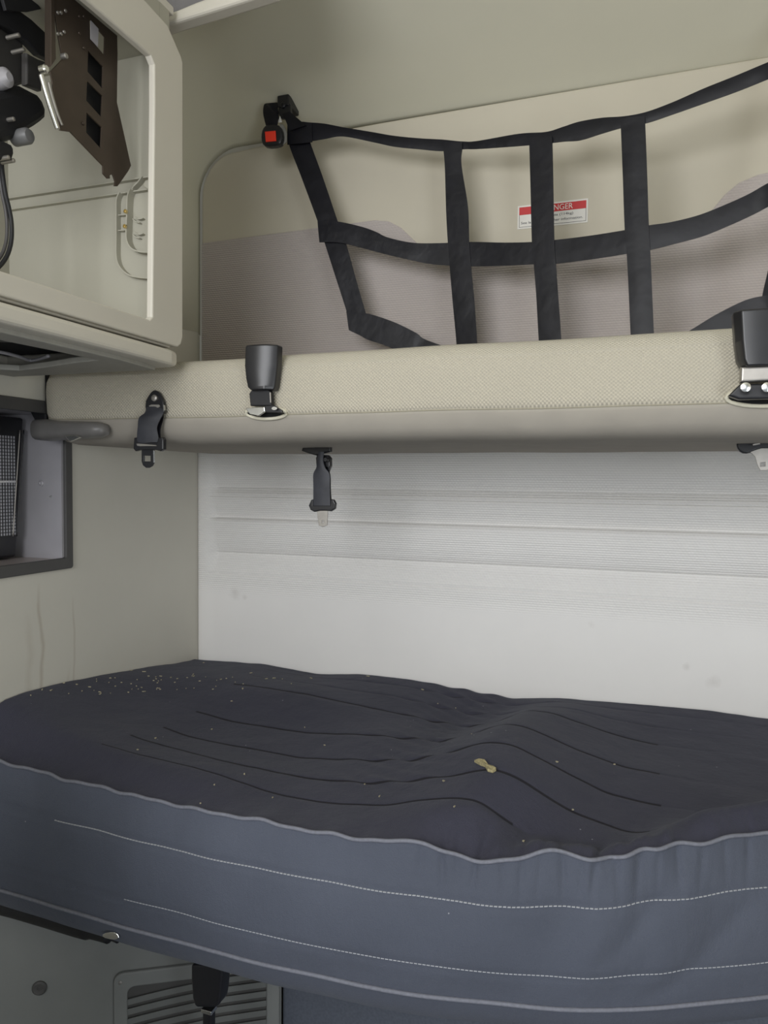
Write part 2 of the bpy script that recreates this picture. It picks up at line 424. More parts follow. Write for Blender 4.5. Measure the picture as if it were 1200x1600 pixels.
# ---- left wall with equipment recess
pl = PX(XL)
hy0, hy1, hz0, hz1 = 0.688, 1.1835, 1.329, 1.6325
lw = plate2('wall_left', pl, [[(-1.6, 0), (YB+.013, 0), (YB+.013, 2.9), (-1.6, 2.9)], [(hy0, hz0), (hy0, hz1), (hy1, hz1), (hy1, hz0)]], 0.012, 0.0, LEFTW)
structure(lw, 'cream vinyl left side wall with brown run stains', 'wall')
rw = box('wall_right', (XR, -1.6, 0), (XR+.02, YB+.013, 2.9), HEAD); structure(rw, 'right side wall of the cab, out of frame', 'wall')
fl = box('floor', (-1.25, -1.6, -0.02), (1.25, YB+.04, 0.0), BLUEGREY); structure(fl, 'cab floor under the lower bunk', 'floor')
# ---- headliner shell: curves down into the side walls
prof = [(-1.6, 2.60), (-0.5, 2.60), (0.2, 2.60), (0.6, 2.585), (0.85, 2.56), (1.05, 2.525), (1.2, 2.49), (1.32, 2.455), (1.42, 2.422), (1.50, 2.395), (1.57, 2.372), (1.62, 2.354), (1.652, 2.342), (1.664, 2.336)]
vs = []; fs = []; K = 12
for (y, zt) in prof:
    r = 0.115+max(0, min(0.22, (YB-y)*0.45)); row = []
    row.append((XL+.001, y, zt-r-0.35))
    for k in range(K+1):
        a = math.radians(180-90*k/K); row.append((XL+.001+r+r*math.cos(a), y, zt-r+r*math.sin(a)))
    for x in (-0.5, 0, 0.5): row.append((x, y, zt))
    for k in range(K+1):
        a = math.radians(90-90*k/K); row.append((XR-r+r*math.cos(a), y, zt-r+r*math.sin(a)))
    n = len(row); vs += row
for i in range(len(prof)-1):
    for j in range(n-1): fs.append((i*n+j, i*n+j+1, (i+1)*n+j+1, (i+1)*n+j))
ce = mesh_obj('ceiling', vs, fs, plain('ceiling_vinyl', (219, 216, 198), 0.7, grain=0.02, scale=4, bump=0.05)); structure(ce, 'smooth beige headliner curving down to the walls', 'ceiling')
so = ce.modifiers.new('solid', 'SOLIDIFY'); so.thickness = 0.004; so.offset = 1
# ---- overhead trim at top left with a grey recess
p4 = PY(1.0925)
tr = pxplate('trim_1', p4, [(236, 47), (262, 38), (385, 0), (425, -13), (445, -60), (445, -190), (190, -190), (190, 20)], 0.03, 0.006, TRIM,
             holes=[[(205, -12), (226, 6), (243, 18), (258, 20), (275, 15), (306, 2), (350, -14), (370, -50), (370, -150), (205, -150)]])
structure(tr, 'beige overhead trim edge beside the cabinet top with a grey recess', 'trim')
rb = box('recess_back', (-0.93, 1.1235, 2.292), (-0.645, 1.129, 2.47), plain('grey_recess_lining', (122, 120, 122), 0.7), tr)
rb['label'] = 'grey recess lining'

# ================================================================== LOWER BUNK MATTRESS
FX = [-1.1, -.89, -.73, -.6, -.4, -.31, -.2, -.11, -.05, 0, .055, .13, .17, .25, .4, .6, 1.1]
FY = [.925, .918, .908, .899, .899, .899, .912, .94, .952, .982, 1.022, 1.072, 1.098, 1.14, 1.185, 1.20, 1.20]
BX = [-1.1, -.98, -.72, -.5, -.31, -.145, -.027, .09, .172, .25, .4, .6, 1.1]
BY = [.914, .908, .896, .893, .901, .931, .964, 1.022, 1.068, 1.11, 1.16, 1.18, 1.18]
PZX = [-1.1, -1.0, -.9, -.76, -.64, -.5, -.36, -.29, -.24, -.215, -.18, -.14, -.11, -.085, -.055, -.03, 0.01, .05, .12, .2, 1.1]
PZZ = [1.035, 1.028, 1.022, 1.019, 1.018, 1.02, 1.018, 1.026, 1.024, 1.012, 1.008, 1.017, 1.027, 1.025, 1.015, 1.02, 1.022, 1.026, 1.026, 1.024, 1.02]
rows = [
 (1.000, [(-1.1,1.088),(-.95,1.062),(-.814,1.044),(-.664,1.034),(-.526,1.014),(-.45,1.012),(-.348,1.024),(-.25,1.052),(-.206,1.054),(-.16,1.026),(-.121,1.012),(-.04,1.008),(.03,1.03),(.3,1.03)]),
 (1.075, [(-1.1,1.092),(-.95,1.055),(-.8,1.030),(-.65,1.018),(-.5,1.012),(-.374,1.024),(-.281,1.046),(-.203,1.073),(-.165,1.064),(-.127,1.044),(-.081,1.023),(-.01,1.007),(.06,1.015),(.12,1.03),(.3,1.03)]),
 (1.171, [(-1.1,1.086),(-.95,1.042),(-.8,1.012),(-.565,1.004),(-.408,1.020),(-.34,1.033),(-.227,1.078),(-.19,1.076),(-.114,1.047),(-.041,1.019),(.029,1.012),(.12,1.012),(.2,1.03),(.5,1.03)]),
 (1.281, [(-1.1,1.074),(-.95,1.034),(-.776,1.010),(-.605,1.008),(-.447,1.022),(-.336,1.027),(-.294,1.041),(-.22,1.074),(-.181,1.071),(-.099,1.043),(-.025,1.024),(.02,1.020),(.2,1.012),(.5,1.02)]),
 (1.427, [(-1.1,1.054),(-.87,1.040),(-.674,1.038),(-.498,1.022),(-.335,1.006),(-.27,1.021),(-.202,1.056),(-.159,1.056),(-.052,1.030),(.022,1.018),(.2,1.018),(.5,1.02)]),
 (1.54,  [(-1.1,1.038),(-.87,1.038),(-.68,1.030),(-.5,1.028),(-.36,1.012),(-.27,1.010),(-.18,1.036),(-.12,1.040),(-.04,1.030),(.08,1.025),(.3,1.022)]),
 (1.62,  [(-1.1,1.026),(-.88,1.033),(-.74,1.022),(-.63,1.034),(-.5,1.033),(-.38,1.022),(-.26,1.014),(-.17,1.026),(-.06,1.029),(.13,1.033),(.25,1.028),(.5,1.03)]),
]
RY = [r[0] for r in rows]
gx = np.linspace(-1.1, 1.1, 441)
tab = np.array([np.interp(gx, [p[0] for p in r[1]], [p[1] for p in r[1]]) for r in rows])
ker = np.exp(-np.linspace(-2, 2, 13)**2); ker /= ker.sum()
tab = np.array([np.convolve(np.pad(t, 6, 'edge'), ker, 'valid') for t in tab])
def hraw(x, y):
    col = [np.interp(x, gx, t) for t in tab]
    # smooth cubic-ish interpolation in y
    y = min(max(y, RY[0]), RY[-1]); i = max(0, min(len(RY)-2, int(np.searchsorted(RY, y))-1))
    t = (y-RY[i])/(RY[i+1]-RY[i])
    m0 = (col[i+1]-col[i-1])/(RY[i+1]-RY[i-1])*(RY[i+1]-RY[i]) if i > 0 else (col[i+1]-col[i])
    m1 = (col[i+2]-col[i])/(RY[i+2]-RY[i])*(RY[i+1]-RY[i]) if i < len(RY)-2 else (col[i+1]-col[i])
    return (2*t**3-3*t**2+1)*col[i]+(t**3-2*t**2+t)*m0+(-2*t**3+3*t**2)*col[i+1]+(t**3-t**2)*m1
def yfront(x): return float(np.interp(x, FX, FY))
def ybot(x): return float(np.interp(x, BX, BY))
def smooth1(f, x, w=0.03): return (f(x-w)+2*f(x)+f(x+w)+f(x-w/2)*1.5+f(x+w/2)*1.5)/7
def zpipe(x): return smooth1(lambda q: float(np.interp(q, PZX, PZZ)), x, 0.018)+0.0012*math.sin(x*61)+0.001*math.sin(x*113+1)
def yf(x): return smooth1(yfront, x, 0.06)+0.0015*math.sin(x*47+.4)
def yb(x): return smooth1(ybot, x, 0.06)
GX = [(-.262,.6),(-.236,1),(-.218,.6),(-.192,1.1),(-.160,.7),(-.136,.9),(-.112,.6),(-.088,1),(-.062,.7),(-.046,1.3),(-.022,.8),(.006,1),(.030,.7),(.052,1.1),(.086,.8),(.112,.6),(.145,1),(.18,.7)]
def gather(x, s): return sum(a*math.exp(-((x+s*.02*math.sin(c*91)-c)/.0042)**2) for c, a in GX)
QY = [1.000, 1.075, 1.171, 1.281, 1.427, 1.512, 1.585]
def sm(a, b, x):
    if a > b: return 1-sm(b, a, x)
    t = min(1, max(0, (x-a)/(b-a))); return t*t*(3-2*t)
def htop(x, y):
    yy = yf(x); d = y-yy; z = hraw(x, y)
    # roll behind the piping on the right, edge rounding elsewhere
    roll = sm(-0.02, 0.10, x)*0.026*math.exp(-((d-0.050)/0.030)**2)
    z += roll
    b = sm(0.0, 0.045+0.03*sm(.1, -.1, x)+0.03*sm(-.65, -1.0, x), d)
    z = zpipe(x)*(1-b)+z*b + 0.008*math.exp(-((d-0.022)/0.016)**2)*sm(-0.25, -0.1, x)
    z += 0.0035*math.sin(math.pi*min(1, max(0, d/0.08)))*(math.sin(x*150+2*math.sin(x*31)))*sm(-.28, -.15, x)*math.exp(-((d-.02)/.03)**2)
    # quilting grooves and puffed channels between them
    for q in QY:
        fade = 1.0 if x < -0.05 else max(0.25, 1-(x+0.05)/0.25)
        z -= 0.0016*math.exp(-((y-q)/0.0035)**2)*fade*sm(-.95, -.6, x)*sm(0.02, 0.06, d)
    z -= 0.0045*gather(x, -d*6)*sm(0, .012, d)*math.exp(-((d-.012)/.026)**2)
    # fan of pulled wrinkles in the valley left of the hump
    wv = math.exp(-((x+0.36)/0.09)**2)*sm(1.0, 1.1, y)
    z += 0.0026*wv*math.sin((x*0.55+y*1.0)*160)
    z += 0.0022*noise.noise(Vector((x*7, y*10, 3)))+0.001*noise.noise(Vector((x*25, y*30, 7)))
    return z
mat_root = empty('mattress', (-0.0, 1.25, 0.78), 'dark charcoal quilted mattress on the lower bunk with a hump in its middle', 'mattress')
xs = sorted(set([round(q, 4) for q in list(np.arange(-1.096, -.42, 0.006)) + list(np.arange(-.42, .30, 0.0028)) + list(np.linspace(0.30, 1.09, 50))]))
tdense = []
vs = []; fs = []; idx = []
NT_ = 0
base_y = list(np.arange(0, 1.0001, 1/70))
for x in xs:
    y0 = yf(x)
    ys = [y0+0.0, y0+.004, y0+.009, y0+.015, y0+.022, y0+.03, y0+.038, y0+.047, y0+.058]
    # fixed number of rows; spread the rest evenly and let groove rows stick to the grooves
    rest = []
    lo = y0+0.07
    fixed = []
    for q in QY: fixed += [q-.006, q-.003, q, q+.003, q+.006]
    fixed = [q if q > lo+.001 else None for q in fixed]
    k = 0; cur = lo
    grid = np.linspace(1.0-0.03, 1.63, 46)
    al = sorted([q for q in list(grid)+[f for f in [v for qq in QY for v in (qq-.006, qq-.003, qq, qq+.003, qq+.006)]]])
    al = [max(q, lo+i*0.0004) for i, q in enumerate(al)]
    ys += al
    for y in ys: vs.append((x, y, htop(x, y)))
    NT_ = len(ys)
def grid_faces(nx, ny):
    return [(i*ny+j, (i+1)*ny+j, (i+1)*ny+j+1, i*ny+j+1) for i in range(nx-1) for j in range(ny-1)]
gf = grid_faces(len(xs), NT_)
idx = []
for f in gf:
    a = vs[f[0]]; b = vs[f[2]]; ym = (a[1]+b[1])/2; xm = a[0]
    idx.append(1 if (any(abs(ym-q) < 0.0017 for q in QY) and abs(a[1]-b[1]) > 0.001 and ym > yf(xm)+0.078 and xm < 0.035 and xm > -0.86) else 0)
mt = mesh_obj('mattress_top', vs, gf, MTOP, mat_root, mats=[MTOP, MGROOVE], idx=idx)
mt['label'] = 'quilted charcoal top toned darker for shade, with dark stitched lines'
# side skirt: from top piping to bottom piping, then tucked under
vs = []; S = 30
def zsm(x): return float(np.interp(x, [-1.1, -.9, -.5, -.2, 0, .2, 1.1], [1.034, 1.022, 1.019, 1.019, 1.022, 1.024, 1.02]))
def side_pt(x, s):            # s 0..1 from top piping to bottom piping
    z = zsm(x)*(1-s)+0.82*s+(zpipe(x)-zsm(x))*math.exp(-s*9); y = yf(x)*(1-s)+yb(x)*s - 0.016*math.sin(math.pi*s)
    pk = (math.exp(-s*6))*0.0035*math.sin(x*95+3*math.sin(x*23))*sm(-.35, -.1, x)
    pk += 0.0028*math.sin(x*34+4*math.sin(x*9)+s*2.2)*math.sin(math.pi*min(1, s*1.1))*sm(-.7, -.1, x)
    dg = 0.0038*math.exp(-(((x-0.02)*1.0+(s-0.35)*0.16)/0.018)**2)*sm(0.12, .3, s)*(1-sm(.55, .75, s)) \
       + 0.004*math.exp(-(((x-0.13)*1.0+(s-0.45)*0.2)/0.02)**2)*sm(0.25, .45, s)*(1-sm(.85, 1, s))
    pk += 0.0045*gather(x, s)*sm(0, .05, s)*math.exp(-((s-.06)/.17)**2)
    for st in (0.30, 0.76): y += 0.0025*math.exp(-((s-st)/0.012)**2)
    return Vector((x, y+pk+dg+0.003*noise.noise(Vector((x*9, s*3, 1))), z))
ns = 0
for x in xs:
    col = [side_pt(x, s) for s in np.linspace(0, 1, S+1)]
    e = col[-1]
    col += [e+Vector((0, .003, -.008)), e+Vector((0, .010, -.026)), e+Vector((0, .024, -.046)), e+Vector((0, .048, -.062)), e+Vector((0, .10, -.069)), Vector((x, 1.60, e.z-.069)), Vector((x, 1.63, 0.775)), Vector((x, 1.632, htop(x, 1.63)))]
    vs += col; ns = len(col)
ms = mesh_obj('mattress_side', vs, grid_faces(len(xs), ns), MSIDE, mat_root)
ms['label'] = 'smooth charcoal side band toned lighter for the front light'
def along(fn, r, name, matl, step=1):
    return tube(name, [fn(x) for x in xs[::step]], r, matl, mat_root, n=8, spline=False)
along(lambda x: side_pt(x, 0)+Vector((0, -.0005, .001)), 0.0028, 'piping', PIPING)
along(lambda x: side_pt(x, 1)+Vector((0, -.0015, 0)), 0.0030, 'piping', PIPING)
def stitches(name, s0, x0, x1):
    vs = []; fs = []; x = x0
    while x < x1:
        a = side_pt(x, s0); b = side_pt(x+.0042, s0); o = Vector((0, -.0020, 0)); h = Vector((0, 0, .00045)); d = Vector((0, .0009, 0))
        i = len(vs); vs += [a-h+o, b-h+o, b+h+o, a+h+o, a-h+d, b-h+d, b+h+d, a+h+d]
        fs += [(i, i+1, i+2, i+3), (i+4, i+7, i+6, i+5), (i, i+4, i+5, i+1), (i+3, i+2, i+6, i+7), (i, i+3, i+7, i+4), (i+1, i+5, i+6, i+2)]
        x += .0055
    return mesh_obj(name, vs, fs, STITCH, mat_root, smooth=False)
stitches('stitch_line', 0.30, -.86, 1.08); stitches('stitch_line', 0.76, -.72, 1.08)

# unseen driver seat, added out of frame to shade the left end of the mattress
seat = empty('shading_seat', (-0.78, 0.30, 0.0), 'unseen dark fabric driver seat added to shade the left end of the lower bunk', 'seat')
SEATF = plain('seat_fabric', (58, 60, 68), .9, bump=.3)
loft('backrest', [[Vector((-.99+i_, y0, z)), Vector((-.61-i_, y0, z)), Vector((-.61-i_, y1, z)), Vector((-.99+i_, y1, z))] for z, y0, y1, i_ in ((.50, .16, .36, 0), (.80, .20, .42, 0), (1.10, .27, .46, .01), (1.24, .31, .46, .05))], SEATF, seat, .04)
loft('headrest', [[Vector((-.89, .34, z)), Vector((-.71, .34, z)), Vector((-.71, .44, z)), Vector((-.89, .44, z))] for z in (1.25, 1.38)], SEATF, seat, .03)
box('seat_cushion', (-1.0, -.32, .40), (-.58, .22, .54), SEATF, seat, .04)
box('pedestal', (-.93, -.22, .0), (-.65, .18, .40), BLACKM, seat, .01)

# bunk base under the mattress
bb = empty('bunk_base', (0, 1.3, 0.70), 'dark bunk base shelf carrying the quilted mattress', 'bunk base')
ol = [(-1.09, 1.62), (-1.09, 1.05)] + [(x, yb(x)+.15) for x in np.linspace(-1.05, 1.08, 30)] + [(1.09, 1.25), (1.09, 1.62)]
plate2('base_board', PZ(0.742), [[p for p in ol]], 0.035, 0.004, BLACKM, bb)
# rounded dark valance at left with its steel pull
vp = [atY(u, v, 0.962) for u, v in ((-60, 1405), (0, 1412), (60, 1428), (120, 1446), (165, 1458), (186, 1466))]
tube('edge_roll', vp, [.013, .017, .017, .017, .014, .008], BLACKM, bb, n=14)
pxplate('latch_plate', PY(0.900), [(160, 1459), (176, 1456), (184, 1460), (186, 1467), (176, 1469), (160, 1465)], 0.004, 0.001, CHROME, bb, smooth=1)['label'] = 'small shiny metal latch end'

# ================================================================== PANEL AND VENT BELOW
dd = Vector((0.857, 0.515, 0)).normalized()
LP = Pl((-1.099, 0.98, 0), dd, (0, 0, 1))
def l2(u, v): return LP.to2(LP.hit(u, v))
e1 = l2(440, 1560)[0]
pan = plate2('trim_2', LP, [[(0, 0.01), (e1, 0.01), (e1, 0.715), (0, 0.715)]], 0.02, 0.003, LOWGREY)
structure(pan, 'grey angled side panel under the lower bunk', 'trim')
b2 = LP.to3(e1, 0, -.01)
side2 = box('trim_3', (b2.x-.002, b2.y+.012, 0.01), (1.1, b2.y+.03, 0.715), BLUEGREY); structure(side2, 'blue-grey carpeted locker front under the lower bunk', 'trim')
vent = empty('air_vent', LP.hit(300, 1560), 'grey louvred air vent set in the panel below the mattress', 'vent')
x0, zt = l2(178, 1540)[0], l2(230, 1512)[1]; x1 = e1-.004
ix0 = l2(200, 1560)[0]; ix1 = l2(416, 1560)[0]; izt = l2(240, 1534)[1]
zb = zt-0.30
plate2('vent_frame', LP, [rrect(x0, zb, x1, zt, .018), list(reversed(rrect(ix0, zb+.03, ix1, izt, .014)))], 0.010, 0.003, LOWGREY, vent, off=0.008)
plate2('vent_back', LP, [[(ix0-.004, zb+.02), (ix1+.004, zb+.02), (ix1+.004, izt+.004), (ix0-.004, izt+.004)]], 0.003, 0, FRAMEG, vent, off=0.002)
k = 0; z = izt-0.004
while z > zb+.04:
    A = [LP.to3(ix0+.0+(ix1-ix0)*t, z-0.010*(1-t)**2*4*(0.25 if t > .5 else .5), 0.004+0.0035) for t in np.linspace(0, 1, 9)]
    B = [p+Vector((0, 0, -.0155))+LP.n*(-.006) for p in A]
    sl = ribbon('louvre', A, B, 0.0014, LOWGREY, vent, n=2, across=3); z -= 0.019
lathe('screw', LP.hit(189, 1531)+LP.n*.008, LP.n, [(.0035, 0), (.0035, .0012), (.0015, .0018)], STEEL, vent, 12)
sc = lathe('screw_cap', LP.hit(62, 1543)+LP.n*.0, LP.n, [(.013, 0), (.013, .003), (.010, .0055), (.004, .0045), (.003, .003)], FRAMEG)
recenter(sc); tag(sc, 'round dark screw cap in the grey panel left of the vent', 'screw cap')
# black gear under the mattress in front of the vent
bu = empty('belt_buckle_stalk', atY(325, 1540, 1.03), 'black tapered plastic buckle on a stalk below the mattress in front of the vent', 'buckle')
rings = []
for v, u0, u1 in ((1508, 298, 348), (1530, 298, 347), (1560, 300, 344), (1571, 303, 342), (1575, 309, 336)):
    a = atY(u0, v, 1.0); b = atY(u1, v, 1.0); rings.append([a, b, b+Vector((0, .028, 0)), a+Vector((0, .028, 0))])
loft('buckle_head', rings, BLACKP, bu, 0.005)
a = atY(316, 1576, 1.008); b = atY(332, 1576, 1.008)
box('collar', (a.x, 1.004, a.z-.005), (b.x, 1.022, a.z+.002), CHROME, bu, 0.001)
box('stalk', (a.x+.001, 1.006, a.z-.16), (b.x-.001, 1.020, a.z-.004), BLACKP, bu, 0.003)

# ================================================================== UPPER BUNK
ub = empty('upper_bunk', (0, 1.36, 1.56), 'beige knit-covered upper bunk running across the cab below the net', 'bunk')
sec = [(1.61, 1.640, 0), (1.45, 1.645, 0), (1.25, 1.65, 0), (1.20, 1.665, 0), (1.17, 1.697, 0), (1.150, 1.7105, 0), (1.130, 1.7115, 0), (1.115, 1.707, 0), (1.106, 1.699, 0), (1.1015, 1.690, 0), (1.0998, 1.6865, 0), (1.1005, 1.685, 0), (1.0993, 1.683, 0),
       (1.098, 1.672, 0), (1.0975, 1.655, 0), (1.098, 1.638, 0), (1.0985, 1.622, 0), (1.0995, 1.614, 0), (1.1015, 1.6095, 0), (1.104, 1.6075, 1), (1.1025, 1.6055, 1), (1.103, 1.602, 1), (1.106, 1.594, 1), (1.112, 1.582, 1), (1.122, 1.572, 1), (1.138, 1.565, 1), (1.160, 1.562, 1), (1.25, 1.562, 1), (1.61, 1.562, 1)]
XE = -1.088
def sec_at(x):
    d = x-XE; R = 0.055; k = 1-math.sqrt(max(0, 1-(1-min(1, d/R))**2)) if d < R else 0.0
    wob = 0.0018*noise.noise(Vector((x*5, 2, 1)))
    sag = -0.004*math.exp(-((x+.75)/.25)**2)+0.004*max(0, x+.2)/.5
    out = []
    for y, z, mi in sec:
        yy = y+(1.30-y)*k*0.22 if y < 1.3 else y
        zz = z+(1.635-z)*k*0.62+(wob+sag*(1 if z > 1.65 else .4))
        out.append((x, yy+(0.0025*noise.noise(Vector((x*6, z*14, 5))) if y < 1.2 else 0), zz))
    return out
xs2 = [XE+0.055*(1-math.cos(math.radians(a)))for a in range(0, 91, 9)] + list(np.arange(XE+.065, 1.09, 0.012))
vs = []; fs = []; idx = []
n = len(sec)
for x in xs2: vs += sec_at(x)
for i in range(len(xs2)-1):
    for j in range(n-1):
        fs.append((i*n+j, i*n+j+1, (i+1)*n+j+1, (i+1)*n+j)); idx.append(1 if sec[j][2] else 0)
fs.append(tuple(range(n))); idx.append(0); fs.append(tuple((len(xs2)-1)*n+k for k in range(n))); idx.append(0)
for i in range(len(xs2)-1): fs.append((i*n+n-1, i*n, (i+1)*n, (i+1)*n+n-1)); idx.append(1)
cu = mesh_obj('bunk_cushion', vs, fs, KNIT, ub, mats=[KNIT, UNDER], idx=idx); cu['label'] = 'cushion in beige knit with a grey underside'
def bunk_front(x, z):
    s = sec_at(x); zz = [p[2] for p in s[3:27]]; yy = [p[1] for p in s[3:27]]
    o = np.argsort(zz); return float(np.interp(z, np.array(zz)[o], np.array(yy)[o]))
SEAM = plain('bunk_seam_cord', (150, 145, 128), 0.9, bump=0.2)
sj = 19
tube('seam', [Vector(sec_at(x)[sj])+Vector((0, -.0008, 0)) for x in xs2[3:]], 0.0011, SEAM, ub, n=6, spline=False)
# slots where buckles come through
def slot(cu_, cv, ru, rv):
    pts = []
    for i in range(25):
        t = 2*math.pi*i/24; q = atY(cu_+ru*math.cos(t), cv+rv*math.sin(t), 1.094); pts.append(Vector((q.x, bunk_front(q.x, q.z)-.002, q.z)))
    tube('slot_rim', pts, 0.0030, plain('slot_binding', (208, 203, 184), 0.9, bump=0.3), ub, n=8, spline=False)
    vs = [p+Vector((0, -.0008, 0)) for p in pts[:-1]]; vs.append(sum(vs, Vector())/24+Vector((0, -.0008, 0)))
    mesh_obj('slot_shade', vs, [(i, (i+1) % 24, 24) for i in range(24)], HOLE_SHADE, ub)  # flat dark patch on the cushion, painting the shade inside the slot
slot(414, 645, 31, 9); slot(1190, 621, 55, 13)
# end bracket (pull lever) under the left end
lev = []
for u, w, hgt, yy in ((50, .012, .010, 1.116), (56, .030, .020, 1.112), (72, .032, .021, 1.108), (95, .032, .018, 1.10), (125, .030, .016, 1.092), (148, .025, .0145, 1.086), (159, .016, .010, 1.085), (163, .006, .004, 1.086)):
    cpt = atY(u, 672-(u-95)*0.02 if u > 95 else 672-(95-u)*.02, yy); ring = []
    for k in range(16):
        t = 2*math.pi*k/16; cx, sx_ = math.cos(t), math.sin(t)
        ring.append(cpt+Vector((0, w*math.copysign(abs(cx)**.7, cx)*.8+.01, hgt*math.copysign(abs(sx_)**.7, sx_))))
    lev.append(ring)
lv = loft('release_lever', lev, plain('lever_grey_plastic', (112, 110, 108), 0.35, bump=.02), ub, smooth=True); lv['label'] = 'rounded dark grey lever'
pxplate('end_bracket', PY(1.135), [(46, 583), (72, 583), (72, 665), (56, 662), (47, 645)], 0.03, 0.004, BLACKM, ub)
pxplate('lever_clip', PY(1.075), [(101, 681), (118, 680), (126, 683), (117, 687), (109, 690), (106, 687)], 0.004, 0.001, CHROME, ub)

# ---- upward buckles through the bunk
def up_buckle(label, name, levels, ridge, y, th, neck, metal, group=None):
    c0 = atY((levels[0][1]+levels[0][2])/2, neck[-1][1], y)
    r = empty(name, c0, label, 'buckle')
    rings = []
    for v, u0, u1 in levels:
        L = atY(u0, v, y); R_ = atY(u1, v, y); w = R_.x-L.x; z = (L.z+R_.z)/2
        if ridge > .5: pr = [(0, .008), (.04, .001), (ridge*.5, -.001), (ridge, 0), (1, .010), (1, th), (0, th)]
        else: pr = [(0, .012), (ridge, 0.0), (.5, -.001), (.92, .0), (1, .008), (1, th), (0, th)]
        rings.append([Vector((L.x+w*a, y+b, z)) for a, b in pr])
    loft('buckle_housing', rings, BLACKP, r, 0.0022)
    return r
B1 = up_buckle('black buckle standing up from the slot at the left of the upper bunk edge', 'seat_belt_buckle',
    [(538, 382, 429), (541, 381, 430), (570, 380, 429), (590, 382, 427), (604, 385, 425), (609, 390, 423)], .70, 1.068, .027, [(0, 636)], None)
pxplate('neck', PY(1.078), [(394, 608), (418, 608), (423, 613), (424, 634), (391, 634), (389, 615)], 0.012, 0.002, BLACKM, B1)
pxplate('steel_strip', PY(1.0765), [(421.3, 613), (422.7, 613), (423.5, 629), (422, 629)], 0.001, 0.0, STEEL, B1)
pxplate('anchor_plate', PY(1.080), [(383, 638), (395, 636), (413, 636), (414, 643), (404, 650), (390, 647)], 0.004, 0.001, CHROME, B1)
pxplate('anchor_cover', PY(1.0775), [(414, 634), (428, 633), (440, 641), (440, 645), (414, 644)], 0.006, 0.001, BLACKP, B1)
pxplate('rivet', PY(1.0715), [(424, 637), (429, 635), (434, 638), (430, 641), (425, 640)], 0.001, 0.0, CHROME, B1, smooth=2)
B2 = up_buckle('large black buckle on a steel neck at the right end of the upper bunk edge', 'seat_belt_buckle',
    [(482, 1148, 1222), (486, 1147, 1223), (530, 1150, 1221), (560, 1154, 1218), (571, 1160, 1213)], .16, 1.055, .034, [(0, 620)], None)
pxplate('neck', PY(1.062), [(1158, 573), (1214, 571), (1216, 594), (1157, 597)], 0.02, 0.003, STEEL, B2)
pxplate('anchor_cover', PY(1.068), [(1138, 618), (1150, 606), (1157, 600), (1235, 597), (1238, 622), (1155, 624)], 0.016, 0.003, BLACKP, B2)
for u in (1165, 1198, 1228):
    lathe('rivet', atY(u, 605, 1.052), (0, -1, 0), [(.0062, 0), (.006, .0015), (.003, .0025)], CHROME, B2, 16).scale = (1, 1, 1)

# ---- hanging tongues
def disc(name, u, v, y, r, mat, parent): return lathe(name, atY(u, v, y), (0, -1, 0), [(r, -.004), (r, .0008), (r*.7, .0022), (r*.35, .0022), (r*.3, .0008)], mat, parent, 20)
T1 = empty('belt_tongue', atY(240, 615, 1.09), 'short dark belt and black slotted tongue bolted to the left front of the upper bunk', 'belt tongue')
pxplate('anchor', PY(1.087), [(241, 609), (247, 612), (252, 620), (256, 630), (257, 649), (228, 650), (226, 629), (231, 619), (236, 612)], 0.008, 0.002, BLACKP, T1, smooth=1)
disc('bolt', 241, 622, 1.084, .0058, STEEL, T1)
pxplate('anchor_bar', PY(1.0855), [(232, 634), (236, 632), (248, 632), (250, 635), (247, 637), (235, 637)], 0.002, .0005, STEEL, T1)
pxplate('steel_edge', PY(1.086), [(255, 632), (257, 633), (257.5, 641), (255.5, 642)], 0.002, 0, CHROME, T1)
ribbon('webbing', [atY(u, v, y) for u, v, y in ((229, 636, 1.086), (226, 645, 1.082), (217, 653, 1.078), (215, 668, 1.078), (214, 682, 1.081), (215, 693, 1.084))],
       [atY(u, v, y) for u, v, y in ((253, 636, 1.088), (255, 645, 1.086), (250, 655, 1.084), (245, 668, 1.084), (247, 682, 1.086), (249, 693, 1.087))], 0.002, WEBG, T1, cup=.002)
ribbon('webbing', [atY(u, v, y) for u, v, y in ((236, 640, 1.094), (228, 656, 1.094), (220, 672, 1.094), (219, 692, 1.090))],
       [atY(u, v, y) for u, v, y in ((256, 640, 1.094), (254, 656, 1.094), (250, 672, 1.094), (251, 692, 1.090))], 0.002, WEB, T1)
pxplate('tongue_frame', PY(1.083), [(209, 684), (215, 683), (217, 690), (245, 691), (247, 684), (253, 683), (255, 687), (255, 702), (250, 705), (242, 703), (218, 703), (211, 705), (208, 701)], 0.010, 0.002, BLACKP, T1)
pxplate('cross_bar', PY(1.0815), [(213, 693), (217, 693), (243, 695.2), (245, 697), (218, 697.2), (214, 696.5)], 0.002, 0.0006, STEEL, T1)
pxplate('tongue', PY(1.0875), [(221, 702), (241, 702), (241, 722), (238, 728), (233, 731), (228, 731), (223, 727), (221, 721)], 0.003, 0.0008, BLACKP, T1, holes=[[(225, 712), (225, 721), (235, 721), (235, 712)]])
pxplate('steel_edge', PY(1.0865), [(239.5, 704), (241.3, 704), (241.3, 722), (239.8, 723)], 0.002, 0, CHROME, T1)

